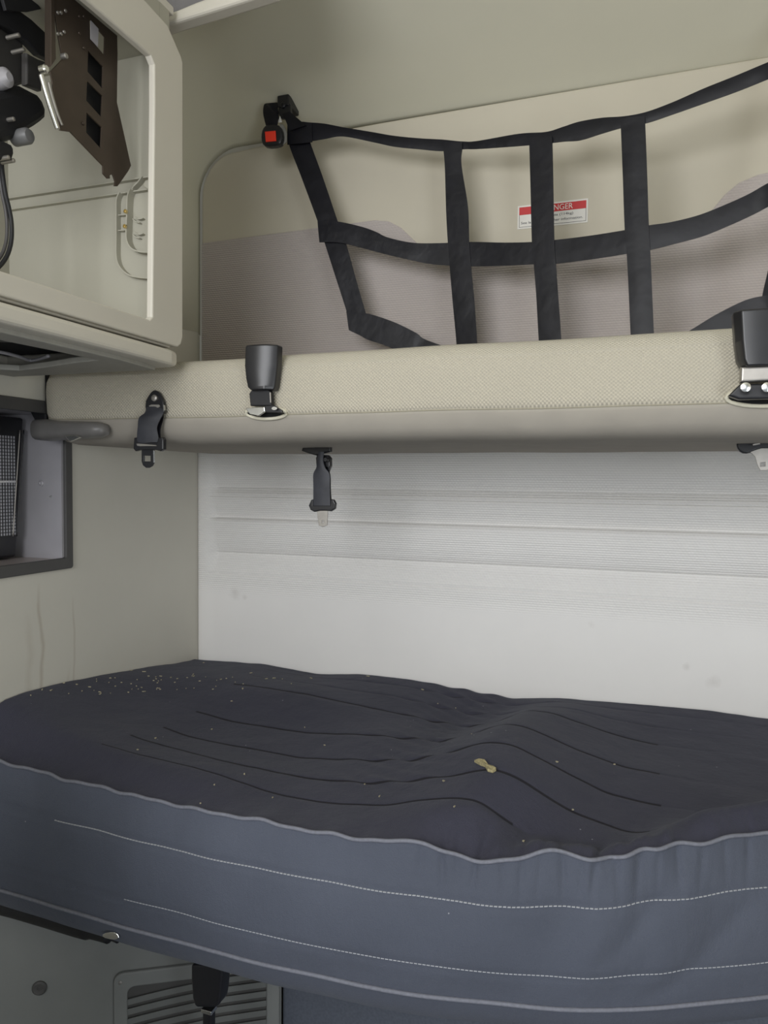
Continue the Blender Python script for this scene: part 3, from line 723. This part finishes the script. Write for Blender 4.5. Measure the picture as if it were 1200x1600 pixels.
T2 = empty('belt_tongue', atY(500, 692, 1.30), 'dark belt hanging under the middle left of the upper bunk with a silver tongue', 'belt tongue')
pxplate('hanger', PY(1.30), [(476, 680), (517, 680), (516.5, 706), (504, 709), (494, 712), (480, 708), (470.5, 704.5), (473, 697)], 0.01, 0.003, BLACKP, T2)
pxplate('clamp', PY(1.302), [(495, 710), (512, 711), (516, 716), (516, 728), (512, 738), (500, 738), (494, 732), (493, 716)], 0.012, 0.003, BLACKP, T2)
disc('bolt', 509, 718, 1.291, .0048, BLACKP, T2)
ribbon('webbing', [atY(u, v, 1.292) for u, v in ((497, 706), (496, 720), (494, 731), (489.5, 741), (489.5, 760), (489.5, 790))],
       [atY(u, v, 1.292) for u, v in ((506, 706), (505, 720), (508, 731), (514.5, 741), (515, 760), (516, 790))], 0.002, WEBG, T2, cup=.0015)
ribbon('webbing', [atY(u, v, 1.302) for u, v in ((503, 730), (505, 745), (506, 765), (508, 788))], [atY(u, v, 1.302) for u, v in ((513, 730), (516, 745), (516.5, 765), (518, 788))], 0.002, WEB, T2)
pxplate('tongue_frame', PY(1.292), [(486, 781), (489, 780), (489, 789.5), (515.5, 789.5), (516, 780), (521, 781), (524, 787), (523, 795), (517, 799), (509, 798), (499, 798), (491, 800), (485, 797), (482, 790)], 0.009, 0.002, BLACKP, T2)
pxplate('tongue', PY(1.296), [(495, 797), (512, 797), (511, 815), (511, 821), (504, 823.5), (498, 821), (497, 815)], 0.003, 0.0006, STEEL, T2, holes=[[(502.5, 813), (502.5, 817.5), (506, 817.5), (506, 813)]])

T3 = empty('belt_tongue', atY(1180, 690, 1.30), 'silver tongue on a black holder under the right end of the upper bunk', 'belt tongue')
pxplate('hanger', PY(1.30), [(1158, 683), (1235, 678), (1235, 700), (1200, 702), (1185, 702), (1170, 709), (1158, 708), (1151, 699), (1152, 688)], 0.012, 0.003, BLACKP, T3, smooth=1)
pxplate('cross_bar', PY(1.287), [(1176, 694), (1187, 692), (1188, 694), (1177, 696)], 0.001, 0, STEEL, T3)
pxplate('tongue', PY(1.298), [(1172, 706), (1180, 703), (1190, 700), (1206, 700), (1208, 716), (1210, 722), (1206, 731), (1198, 735), (1188, 735), (1184, 728), (1180, 714)], 0.003, 0.0006, STEEL, T3, holes=[[(1188, 723), (1188, 729), (1196, 728), (1196, 722)]])

# ================================================================== CARGO NET
net = empty('cargo_net', (-0.3, 1.52, 1.70), 'black webbing safety net strung above the upper bunk', 'net')
def yn(u, v=0): return float(np.interp(u, [440, 460, 560, 715, 850, 990, 1200, 1320], [1.56, 1.545, 1.55, 1.55, 1.51, 1.47, 1.44, 1.46]))
def strap(name, pairs, dy=0.0, th=0.0016, cup=0.0):
    A = [atY(a[0], a[1], yn(a[0])+dy) for a, b in pairs]; B = [atY(b[0], b[1], yn(b[0])+dy) for a, b in pairs]
    return ribbon(name, A, B, th, WEB, net, n=7, across=4, cup=cup)
strap('top_strap', [((457,189),(457,223)),((480,191),(482,221)),((506,193),(507,217)),((535,198.5),(536,213)),((580,206),(583,222)),((615,212),(616,229)),((655,216),(655,233)),((691,218),(691,236)),((723,221),(724,233)),((747,220),(748,232.5)),((810,209),(812,228)),((853,206),(855,224)),((880,198),(882,221)),((905,190),(907,219)),((940,184),(941,208.5)),((975,181.5),(976,198.5)),((1009,175),(1011,192)),((1050,160),(1053,178)),((1100,138),(1104,160)),((1150,118),(1154,142)),((1200,97),(1204,122)),((1290,60),(1294,86))], 0.0, cup=.001)
strap('middle_strap', [((496,345.5),(499,378.5)),((527,346),(530,379)),((564,354),(560,386)),((587,362),(583,392)),((606,371),(602,397)),((643,379),(640,406)),((680,380),(678,413)),((736,378),(736,416)),((788,379),(788,415)),((832,378),(833,413)),((866,375),(867,412)),((923,368),(925,405)),((979,359),(982,396)),((1014,352),(1018,390)),((1048,347),(1054,381)),((1092,336),(1098,369)),((1135,319),(1140,352)),((1170,303),(1175,336)),((1200,286),(1204,321)),((1260,255),(1264,290))], -0.0035, cup=.0006)
strap('bottom_strap', [((541,486),(545,516)),((556,490),(562,524)),((575,490),(575,531)),((615,503),(602,540)),((650,520),(636,556)),((671,533),(655,568)),((760,560),(752,592)),((860,572),(860,605)),((980,560),(987,593)),((1060,526),(1072,560)),((1118,492),(1130,525)),((1165,469),(1176,502)),((1200,461),(1206,494)),((1250,450),(1255,483))], -0.002, cup=.0006)
strap('side_strap', [((452,205),(480,200)),((451,224),(483,218)),((472,280),(504,276)),((496,345),(527,344)),((507,379),(541,382)),((524,432),(556,436)),((541,485),(571,488)),((548,512),(577,512))], 0.003)
strap('side_strap', [((1262,75),(1298,85)),((1240,200),(1275,205)),((1222,300),(1256,305)),((1205,400),(1239,405)),((1192,458),(1228,462)),((1188,490),(1222,494))], 0.003)
strap('cross_strap', [((692,222),(722,222)),((693,236),(722,234)),((695,262),(721,258)),((697,330),(731,323)),((699.5,377),(733,377)),((702.5,416),(736,416)),((707,470),(741,470)),((712.5,529),(745,528)),((717,590),(749,590))], -0.006, cup=.0004)
strap('cross_strap', [((827,214),(862,212)),((827,227),(863,223)),((829,300),(864.5,296)),((831,379),(866,375)),((834,414),(868.5,412)),((838,465),(872,463)),((841,520),(876,518)),((846,602),(880,602))], -0.006, cup=.0004)
strap('cross_strap', [((969,186),(1007,181)),((970,200),(1008,193)),((973,275),(1011,270)),((976,358),(1013.6,351)),((979,394),(1016,392)),((982,450),(1018.5,448)),((984.6,508),(1021,506)),((989,592),(1025,592))], -0.006, cup=.0015)
# stitched loop around the corner (gather at the ceiling)
strap('corner_loop', [((449,192),(449,226)),((470,190),(470,224)),((487,192),(488,222))], -0.004)

# ceiling anchor, loops and the red-button buckle
anc = empty('ceiling_anchor', atY(448, 160, 1.565), 'black steel anchor fixed to the ceiling holding the net corner', 'anchor')
pa = PY(1.548)
pxplate('anchor_plate', pa, [(435, 159), (449, 157), (453, 162), (454, 178), (449, 184), (438, 184), (434, 176)], 0.012, 0.003, BLACKP, anc)
disc('bolt', 442, 164, 1.545, .0065, BLACKP, anc)
box('ceiling_foot', (atY(436, 158, 1.555).x, 1.545, 2.352), (atY(454, 158, 1.555).x, 1.60, 2.378), BLACKP, anc, .003)
ribbon('short_strap', [atY(441, 178, 1.542), atY(447, 190, 1.54), atY(452, 204, 1.538)], [atY(452, 174, 1.542), atY(464, 184, 1.54), atY(478, 196, 1.538)], 0.003, WEB, anc, n=6)
pxplate('washer', PY(1.556), [(449, 159), (453, 161), (455, 166), (451, 164)], 0.003, 0, CHROME, anc)
pr_ = atY(1276, 78, 1.46)
anc2 = empty('ceiling_anchor', pr_, 'second ceiling anchor holding the right upper corner of the net, beyond the picture edge', 'anchor')
box('anchor_plate', (pr_.x-.015, 1.45, pr_.z-.02), (pr_.x+.015, 1.462, 2.412), BLACKP, anc2, .003)
box('ceiling_foot', (pr_.x-.02, 1.44, 2.398), (pr_.x+.02, 1.50, 2.412), BLACKP, anc2, .003)
bk = empty('seat_belt_buckle', atY(424, 210, 1.54), 'black buckle with red push button hanging beside the ceiling anchor', 'buckle')
ribbon('strap_loop', [atY(u, v, y) for u, v, y in ((433, 160, 1.546), (421, 161, 1.545), (413, 163, 1.536), (411, 175, 1.532), (413, 187, 1.532), (416, 198, 1.536))],
       [atY(u, v, y) for u, v, y in ((436, 186, 1.546), (436, 187, 1.545), (435, 180, 1.536), (434, 186, 1.532), (433, 192, 1.532), (432, 199, 1.536))], 0.003, WEB, bk, cup=.002)
plate_out = [(415, 194), (433, 193), (439, 200), (441, 213), (438, 223), (432, 227), (414, 228.5), (408, 223), (407, 211), (409, 201)]
pxplate('buckle_body', PY(1.527), plate_out, 0.020, 0.005, BLACKP, bk, smooth=1)
pxplate('release_button', PY(1.5245), [(413.5, 205.5), (430, 204), (431, 220), (415, 221.5)], 0.006, 0.001, RED, bk)
pxplate('label_tab', PY(1.545), [(434, 191.5), (437.5, 181), (440.5, 191)], 0.001, 0, WHITEP, bk)
pxplate('stay', PY(1.540), [(436, 193), (443, 195), (448, 206), (448, 222), (442, 226), (443, 210)], 0.002, 0, plain('grey_stay', (120, 118, 112), .6), bk)

# ================================================================== WARNING STICKER
st = PY(YB-0.0012)
a = st.to2(st.hit(809, 323)); b = st.to2(st.hit(919, 309)); h = a[1]-st.to2(st.hit(811, 359))[1]
x0, x1 = a[0], b[0]; zt = (a[1]+b[1])/2; zb = zt-h
sk = empty('warning_sticker', ((x0+x1)/2, YB-.001, (zt+zb)/2), 'white and red DANGER sticker on the beige wall behind the net', 'sticker')
plate2('sticker_sheet', st, [[(x0, zb), (x1, zb), (x1, zt), (x0, zt)]], 0.0008, 0, WHITEP, sk)
bx = .0035
plate2('red_band', st, [[(x0+bx, zt-h*.40), (x1-bx, zt-h*.40), (x1-bx, zt-bx), (x0+bx, zt-bx)]], 0.0004, 0, REDP, sk, off=.0003)
plate2('border_line', st, [[(x0+bx, zb+bx), (x1-bx, zb+bx), (x1-bx, zt-h*.4), (x0+bx, zt-h*.4)], [(x0+bx+.0008, zb+bx+.0008), (x0+bx+.0008, zt-h*.4-.0001), (x1-bx-.0008, zt-h*.4-.0001), (x1-bx-.0008, zb+bx+.0008)]], 0.0003, 0, INK, sk, off=.0002)
text_mesh('heading', 'DANGER', st, st.to2(st.hit(895, 330))[0], zt-h*.345, h*.335, WHITEP, sk, off=.0006, sx=.93, align='RIGHT')
text_mesh('small_print', 'ments (114kg)', st, x0+(x1-x0)*.80, zt-h*.585, h*.15, INK, sk, off=.0004, sx=1.3, align='RIGHT')
text_mesh('small_print', 'for further information.', st, x1-bx-.006, zt-h*.80, h*.15, INK, sk, off=.0004, sx=1.25, align='RIGHT')
text_mesh('small_print', 'See la', st, x0+bx+.004, zt-h*.80, h*.15, INK, sk, off=.0004, sx=1.25)

# ================================================================== LEFT CABINET
cab = empty('overhead_cabinet', (-0.92, 0.75, 1.67), 'beige open-fronted overhead cabinet on the left side wall', 'cabinet')
pc = PX(-0.75)
outer = [(0.25, 1.722), (1.071, 1.722), (1.080, 1.728), (1.085, 1.74), (1.087, 2.14), (1.087, 2.200), (1.082, 2.208), (1.045, 2.238), (0.99, 2.243), (0.25, 2.243)]
inner = [(0.36, 1.752), (0.36, 2.166), (1.000, 2.166), (1.009, 2.157), (1.009, 2.10), (1.001, 1.758), (0.994, 1.752)]
plate2('door_frame', pc, [outer, inner], 0.012, 0.003, TRIM, cab)
box('cabinet_top', (-1.095, 0.25, 2.275), (-0.7625, 1.080, 2.290), TRIM, cab, .003)
box('cabinet_floor', (-1.095, 0.25, 1.720), (-0.7625, 1.068, 1.748), TRIM, cab, .003)
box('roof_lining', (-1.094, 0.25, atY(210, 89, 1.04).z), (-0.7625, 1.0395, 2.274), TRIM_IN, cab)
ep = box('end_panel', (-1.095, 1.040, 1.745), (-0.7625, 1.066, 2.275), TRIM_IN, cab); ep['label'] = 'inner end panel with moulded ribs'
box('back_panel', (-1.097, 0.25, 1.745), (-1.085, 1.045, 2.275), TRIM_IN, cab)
# moulded ledges on the end panel
for zc in (1.9945, 1.9745):
    box('moulded_rib', (-1.083, 1.032, zc-.0012), (-0.7625, 1.042, zc+.0012), TRIM_IN, cab, .0006)
p5 = PY(1.04)
def wall_rib(name, pts, hgt=0.012, th=0.0022):
    q = catmull([p5.hit(*p) for p in pts], 6)
    A = [Vector((p.x, 1.041, p.z)) for p in q]; B = [Vector((p.x, 1.041-hgt, p.z)) for p in q]; vs = []; fs = []; N = len(q)
    for i in range(N):
        t = (q[min(i+1, N-1)]-q[max(i-1, 0)]).normalized(); s = Vector((t.z, 0, -t.x))*th/2
        vs += [A[i]-s, A[i]+s, B[i]+s, B[i]-s]
    for i in range(N-1):
        for k in range(4): fs.append((i*4+k, i*4+(k+1) % 4, i*4+4+(k+1) % 4, i*4+4+k))
    fs += [(0, 1, 2, 3), (N*4-4, N*4-3, N*4-2, N*4-1)]
    return mesh_obj(name, vs, fs, TRIM_IN, cab, smooth=False)
wall_rib('hinge_boss', [(193, 304), (188.5, 315), (188, 340), (188, 375), (188, 400), (191, 415), (200, 427), (213, 434), (236, 437), (252, 437)])
wall_rib('hinge_boss', [(212, 300), (208, 312), (207, 340), (206, 365), (207, 380), (213, 391), (222, 396), (236, 398), (252, 398)], .016)
wall_rib('hinge_boss', [(228, 279), (222, 288), (214, 296), (213, 301)], .012)
for v, w in ((338, 340), (362, 364)):
    wall_rib('web', [(184, v), (192, v), (205, v-1)], .008, .0016)
    wall_rib('web', [(213, w), (220, w+4), (227, w+3)], .008, .0016)
    wall_rib('web', [(211, w+4), (216, w+8), (222, w+10)], .008, .0016)
for u, v in ((207, 336), (206, 359)):
    lathe('threaded_insert', Vector(p5.hit(u, v))+Vector((0, -.016, 0)), (0, -1, 0), [(.0034, 0), (.0034, .003), (.0018, .003), (.0016, .001)], BRASS, cab, 14)
pxplate('clip_boss', PY(1.028), [(225, 284), (230, 280), (236, 285), (238, 294), (231, 296), (223, 291)], .012, .002, TRIM_IN, cab, smooth=1)
# lower tray rail, bowed front, with underside recess
tp = []
for y, xo in ((0.25, -0.752), (0.55, -0.747), (0.80, -0.746), (0.98, -0.747), (1.050, -0.748), (1.070, -0.753), (1.078, -0.764), (1.080, -0.785), (1.078, -1.09), (1.02, -1.095), (0.25, -1.095)): tp.append((xo, y))
OPX = [(-120, 500), (0, 520), (95, 540), (153, 553), (112, 558), (70, 565), (30, 570), (-120, 573)]
def op(z, g=0): return [(max(-1.055, p.x), p.y) for p in (PZ(z).hit(*q) for q in OPX)]
tray = plate2('lower_rail', PZ(1.7145), [[(a, b) for a, b in reversed(tp)], [(-1.072, .35), (-.785, .35), (-.785, 1.02), (-1.072, 1.02)]], 0.026, 0.007, TRIM, cab)
tray['label'] = 'rounded lower rail under the cabinet'
under = plate2('underside_panel', PZ(1.692), [[(-1.095, .25), (-0.775, .25), (-0.772, .95), (-0.785, 1.055), (-1.095, 1.055)], op(1.692)], 0.010, 0.002, plain('cabinet_underside', (160, 158, 150), .5), cab)
box('recess_shade', (-1.094, .30, 1.7145), (-0.775, 1.06, 1.7195), HOLE_SHADE, cab)  # near-black sheet, paints the recess shade into the colour
# objects in the underside recess: reading-lamp wire strip
lamp = empty('reading_lamp', (-0.93, 0.80, 1.70), 'black lamp housing with grey strip in the recess under the cabinet', 'lamp')
pz = PZ(1.695)
A = [pz.hit(u, v) for u, v in ((-60, 545), (0, 553), (30, 560), (52, 566), (78, 560))]; B = [pz.hit(u, v) for u, v in ((-60, 551), (0, 558), (30, 564), (52, 569), (78, 561))]
loft('lamp_shell', [[Vector((x, y, 1.702)), Vector((x+.03, y+.05, 1.694)), Vector((x+.03, y+.10, 1.700)), Vector((x, y+.11, 1.709))] for x, y in ((-1.04, .70), (-.99, .72), (-.93, .76), (-.89, .78))], BLACKP, lamp, .003)
tube('metal_strip', [pz.hit(u, v)+Vector((0, 0, .003)) for u, v in ((-40, 549), (0, 553), (30, 560), (50, 566), (76, 559))], .0028, GREYM, lamp, n=8)

# ---- folded bracket, gas strut and mechanism inside the cabinet
PB = PX(-0.80)
br = empty('metal_bracket', PB.hit(140, 150), 'dark bronze perforated metal plate hanging inside the cabinet opening', 'bracket')
holes = [[(140, 30), (164, 58), (163, 86), (141, 60)], [(138, 79), (161, 104), (160, 138), (137, 112)], [(136.5, 127), (160, 150), (158.5, 183), (135, 157)], [(135.5, 176), (159, 199), (157.5, 232), (135, 207)]]
pxplate('perforated_plate', PB, [(86, -25), (150, -25), (174, 0), (183, 40), (184, 83), (183, 160), (205, 259), (201, 267), (187, 287), (184, 291), (179, 291), (180, 283), (176, 272), (172, 274), (172, 279), (168, 279), (161, 271), (161, 259), (110, 206), (94, 204), (79, 112), (98, 92), (92, 60), (86, 20)],
        0.0025, 0.0006, BRONZE, br, holes=holes)
pxplate('rear_plate', PX(-0.815), [(120, 60), (176, 110), (176, 250), (120, 200)], 0.002, 0, BLACKM, br)
pxplate('edge_flange', PX(-0.7985), [(80, -25), (86, -25), (86, 20), (88, 92), (80, 104)], 0.012, 0.001, BRONZE, br)
pxplate('shim', PX(-0.7975), [(142, 32), (154, 45), (153, 73), (142, 61)], 0.001, 0, GREYM, br)
for u, v in ((90, 20), (95, 20), (102, 17), (90, 53), (95, 53), (100, 50), (124, 26), (131, 26), (124, 52), (131, 75), (130, 193)):
    lathe('rivet', PX(-0.7995).hit(u, v), (1, 0, 0), [(.0026, 0), (.0022, .0016), (.001, .002)], STEEL if u < 110 else BRONZE, br, 12)
tube('bright_link', [PX(-0.795).hit(u, v) for u, v in ((64, 116), (72, 145), (80, 172), (90, 202))], .0034, CHROME, br, n=10)
tube('bright_link', [PX(-0.80).hit(u, v) for u, v in ((76, 128), (83, 155), (90, 178), (97, 196))], .0022, STEEL, br, n=8)
lathe('pivot', PX(-0.797).hit(68, 108), (1, 0, 0), [(.006, -.004), (.006, .004), (.004, .006)], CHROME, br, 16)
lathe('pivot', PX(-0.797).hit(100, 88), (1, 0, 0), [(.004, -.004), (.004, .004), (.003, .005)], STEEL, br, 16)

me_ = empty('strut_mechanism', PX(-0.9).hit(40, 100), 'black motor and lever mechanism at the left inside the cabinet', 'mechanism')
DG = plain('dark_grey_casting', (74, 72, 70), 0.5, 0.3)
PM = PX(-0.88)
pxplate('lever_arm', PM, [(-40, -30), (20, 8), (50, 30), (82, 60), (82, 95), (62, 85), (40, 62), (15, 45), (-40, 20)], .014, .003, BLACKM, me_)
pxplate('cover', PX(-0.895), [(-40, 10), (0, 25), (22, 45), (38, 62), (40, 130), (12, 140), (-40, 120)], .03, .006, DG, me_)
pxplate('cover', PX(-0.872), [(42, 82), (60, 92), (78, 98), (66, 110), (66, 142), (42, 132)], .012, .003, DG, me_)
pxplate('black_tab', PX(-0.86), [(0, -20), (40, -20), (65, 14), (45, 18), (10, 16)], .006, .001, BLACKM, me_)
pxplate('motor_body', PX(-0.865), [(-40, 140), (0, 138), (30, 128), (52, 140), (68, 148), (80, 180), (66, 193), (50, 202), (30, 218), (-40, 232)], .05, .014, BLACKM, me_, smooth=1)
pxplate('motor_foot', PX(-0.862), [(-20, 215), (18, 222), (25, 236), (20, 252), (6, 250), (-20, 240)], .03, .006, BLACKM, me_, smooth=1)
lathe('knob', PX(-0.858).hit(40, 213), (1, 0, 0), [(.0115, -.02), (.0115, .004), (.009, .008), (.004, .009)], plain('grey_knob', (104, 104, 104), .45), me_, 20)
lathe('knob', PX(-0.862).hit(5, 122), (1, 0, 0), [(.015, -.01), (.013, .006), (.006, .012)], GREYM, me_, 20)
for u, v in ((36, 78), (28, 55), (20, 186), (12, 246), (20, 251)):
    lathe('screw', PX(-0.856).hit(u, v), (1, 0, 0), [(.003, -.02), (.003, .002), (.0015, .003)], STEEL, me_, 10)
cb = tube('power_cable', [PX(-0.90).hit(u, v) for u, v in ((2, 235), (3, 262), (8, 300), (14, 325), (18, 350), (17, 380), (8, 405), (-12, 425), (-50, 440))], .0032, BLACKM, None, n=10)
recenter(cb); tag(cb, 'black cable looping down at the left inside the cabinet', 'cable')
cb2 = tube('power_cable', [PX(-0.905).hit(u, v) for u, v in ((-6, 240), (-2, 265), (3, 300), (9, 330), (11, 355), (9, 380), (0, 402), (-20, 420), (-50, 430))], .0026, plain('grey_cable', (70, 68, 68), .5), None, n=10)
recenter(cb2); tag(cb2, 'thinner grey cable running just left of the black cable in the cabinet', 'cable')

# ================================================================== EQUIPMENT RECESS IN LEFT WALL
rec = empty('equipment_recess', (XL, 1.0, 1.31), 'dark grey framed metal recess in the left wall under the bunk end', 'recess')
plate2('recess_frame', PX(XL+.006), [rrect(0.62, 1.3145, 1.2005, 1.646, .006), list(reversed(rrect(0.70, 1.337, 1.181, 1.622, .004)))], 0.010, 0.002, FRAMEG, rec)
rx = XL-.26
box('recess_side', (rx, 1.176, 1.33), (XL-.0004, 1.182, 1.63), GREYM, rec)
box('recess_floor', (rx, .69, 1.327), (XL-.0004, 1.182, 1.3345), plain('recess_floor_metal', (186, 176, 172), .4, .2), rec)
box('recess_top', (rx, .69, 1.6255), (XL-.0004, 1.182, 1.632), GREYM, rec)
box('recess_back', (rx-.006, .69, 1.327), (rx, 1.182, 1.632), BLACKM, rec)
ps = PY(1.176)
lathe('screw', ps.hit(65, 755), (0, -1, 0), [(.0062, 0), (.0060, .002), (.004, .003), (.003, .0015)], GREYM, rec, 20)
pxplate('foil_fleck', PY(1.1755), [(76, 777), (79, 774), (81, 774), (80, 778)], .0005, 0, CHROME, rec)
# ventilated radio / heater unit with mesh front
un = empty('ventilated_unit', (XL-.18, 1.0, 1.33), 'black unit with bright mesh grille inside the grey wall recess', 'unit')
ux = XL-.085
qa = PX(ux).hit(38, 650); qb = PX(ux).hit(26, 855)
ytop, ybt = min(qa.y, 1.172), min(qb.y, 1.168)
loft('unit_body', [[Vector((rx+.002, .72, z)), Vector((ux, .72, z)), Vector((ux, y, z)), Vector((rx+.002, y, z))] for z, y in ((1.338, ybt), (1.618, ytop))], BLACKP, un, .006)
PU = PX(ux+.001)
G = []
MESHM = plain('bright_mesh', (200, 200, 206), .3, .4)
gy1 = PU.hit(24, 700).y; gz1 = PU.hit(10, 676).z; gz0 = PU.hit(10, 838).z
bmf = []; 
yy = 0.80
grid_holes = []
zz = gz0+.004
while zz < gz1-.004:
    y = gy1-.004
    while y > 0.93:
        grid_holes.append([(y-.0025, zz-.0025), (y-.0025, zz+.0025), (y+.0025, zz+.0025), (y+.0025, zz-.0025)]); y -= .0066
    zz += .0066
plate2('mesh_grille', PU, [rrect(0.90, gz0, gy1, gz1, .006)]+grid_holes, .0015, 0, BLACKP, un, off=.0015)
plate2('grille_backing', PU, [rrect(0.90, gz0, gy1, gz1, .006)], .001, 0, MESHM, un, off=.0002)
zm = PU.hit(5, 752).z
box('grille_bar', (ux, .90, zm-.003), (ux+.006, gy1-.004, zm+.002), CHROME, un, .001)
for u in (27, 33):
    t0 = PU.hit(u+3, 672); t1 = PU.hit(u-8, 838); tube('edge_rail', [t0+Vector((.002, 0, 0)), (t0+t1)/2+Vector((.002, 0, 0)), t1+Vector((.002, 0, 0))], .0012, STEEL if u == 27 else BLACKP, un, n=8)

# ================================================================== DEBRIS ON THE MATTRESS
def on_top(u, v):
    z = 1.03
    for _ in range(12):
        p = atZ(u, v, z); z = htop(p.x, min(p.y, 1.625))
    return atZ(u, v, z)
lf = []
pts = [(741, 1192), (748, 1190.5), (757, 1193), (763, 1199), (771, 1202), (775, 1206), (770, 1209), (762, 1207), (758, 1200), (750, 1197)]
P3 = [on_top(*p) for p in pts]
vs = [p+Vector((0, 0, .0012)) for p in P3]+[p+Vector((0, 0, .0045+.001*(i % 3))) for i, p in enumerate(P3)]
N = len(P3); fs = [tuple(range(N)), tuple(N+i for i in range(N))]+[(i, (i+1) % N, N+(i+1) % N, N+i) for i in range(N)]
leaf = mesh_obj('leaf_scrap', vs, fs, plain('dry_leaf', (158, 148, 112), .8, grain=.35, scale=300), None, smooth=False)
recenter(leaf); tag(leaf, 'dry yellowish leaf scrap lying on the hump of the mattress', 'leaf')
vs = []; fs = []
def crumb(u, v, L, w, ang):
    p = on_top(u, v); a = Vector((math.cos(ang), math.sin(ang), 0)); b = Vector((-a.y, a.x, 0)); i = len(vs)
    for dz in (0.0, .0016):
        for s, t in ((-1, -1), (1, -.6), (1, .7), (-.8, 1)): vs.append(p+a*(L*s)+b*(w*t)+Vector((0, 0, dz+.0002)))
    fs.extend([(i, i+1, i+2, i+3), (i+4, i+5, i+6, i+7), (i, i+1, i+5, i+4), (i+1, i+2, i+6, i+5), (i+2, i+3, i+7, i+6), (i+3, i, i+4, i+7)])
spots = [(151,1065),(172,1060),(190,1067),(205,1048),(200,1045),(232,1057),(251,1057),(267,1059),(277,1061),(302,1054),(303,1057),(379,1076),(392,1052),(416,1061),(428,1060),(486,1060),(575,1057),(48,1087),(362,1096),(80,1079),(66,1078),(331,1140),(243,1154),(476,1137),(660,1078),(684,1100),(712,1107),(737,1148),(570,1226),(593,1245),(693,1221),(710,1261),(818,1315),(313,1256),(335,1227),(426,1247),(215,1172),(382,1210),(507,1165),(870,1191),(895,1266),(960,1195),(318,1036),(240,1064),(158,1050),(225,1050),(345,1062),(120,1070),(140,1074)]
for (u, v) in spots:
    big = v < 1100
    crumb(u, v, random.uniform(.0016, .0045) if big else random.uniform(.0010, .0022), random.uniform(.0007, .0016), random.uniform(0, 3.14))
for _ in range(50):
    u = random.gauss(230, 85); v = 1052+random.random()*26+max(0, (300-u)*.06)
    if u > 20 and u < 470: crumb(u, v, random.uniform(.0007, .0022), random.uniform(.0005, .001), random.uniform(0, 3.14))
cr = mesh_obj('crumbs', vs, fs, TAN, None, smooth=False)
tag(cr, 'pale chaff and crumbs scattered over the back left of the mattress', 'crumbs', kind='stuff')

# ================================================================== SUB-PARTS
def attach(root, child_kinds, parent_kind):
    kids = [o for o in root.children]
    par = [o for o in kids if o.name.split('.')[0] == parent_kind]
    for o in kids:
        if o.name.split('.')[0] in child_kinds and par:
            c = sum((Vector(b) for b in o.bound_box), Vector())/8
            p = min(par, key=lambda q: (sum((Vector(b) for b in q.bound_box), Vector())/8-c).length)
            o.parent = p; o.location = (0, 0, 0)
attach(ub, ['seam'], 'bunk_cushion'); attach(ub, ['slot_shade'], 'slot_rim'); attach(ub, ['lever_clip'], 'release_lever')
attach(mat_root, ['piping', 'stitch_line'], 'mattress_side')
attach(bk, ['release_button'], 'buckle_body'); attach(sk, ['red_band', 'border_line', 'heading', 'small_print'], 'sticker_sheet')
attach(vent, ['louvre', 'screw'], 'vent_frame'); attach(un, ['grille_bar'], 'mesh_grille'); attach(T1, ['bolt', 'anchor_bar', 'steel_edge'], 'anchor')
attach(T1, ['cross_bar'], 'tongue_frame'); attach(T2, ['bolt'], 'clamp'); attach(T3, ['cross_bar'], 'hanger')
attach(B1, ['rivet'], 'anchor_cover'); attach(B1, ['steel_strip'], 'neck'); attach(B2, ['rivet'], 'anchor_cover')
attach(cab, ['moulded_rib', 'clip_boss'], 'end_panel'); attach(cab, ['threaded_insert', 'web'], 'hinge_boss'); attach(br, ['rivet', 'shim'], 'perforated_plate')
attach(anc, ['bolt'], 'anchor_plate'); attach(me_, ['knob', 'screw'], 'motor_body'); attach(rec, ['screw', 'foil_fleck'], 'recess_side'); attach(lamp, ['metal_strip'], 'lamp_shell')
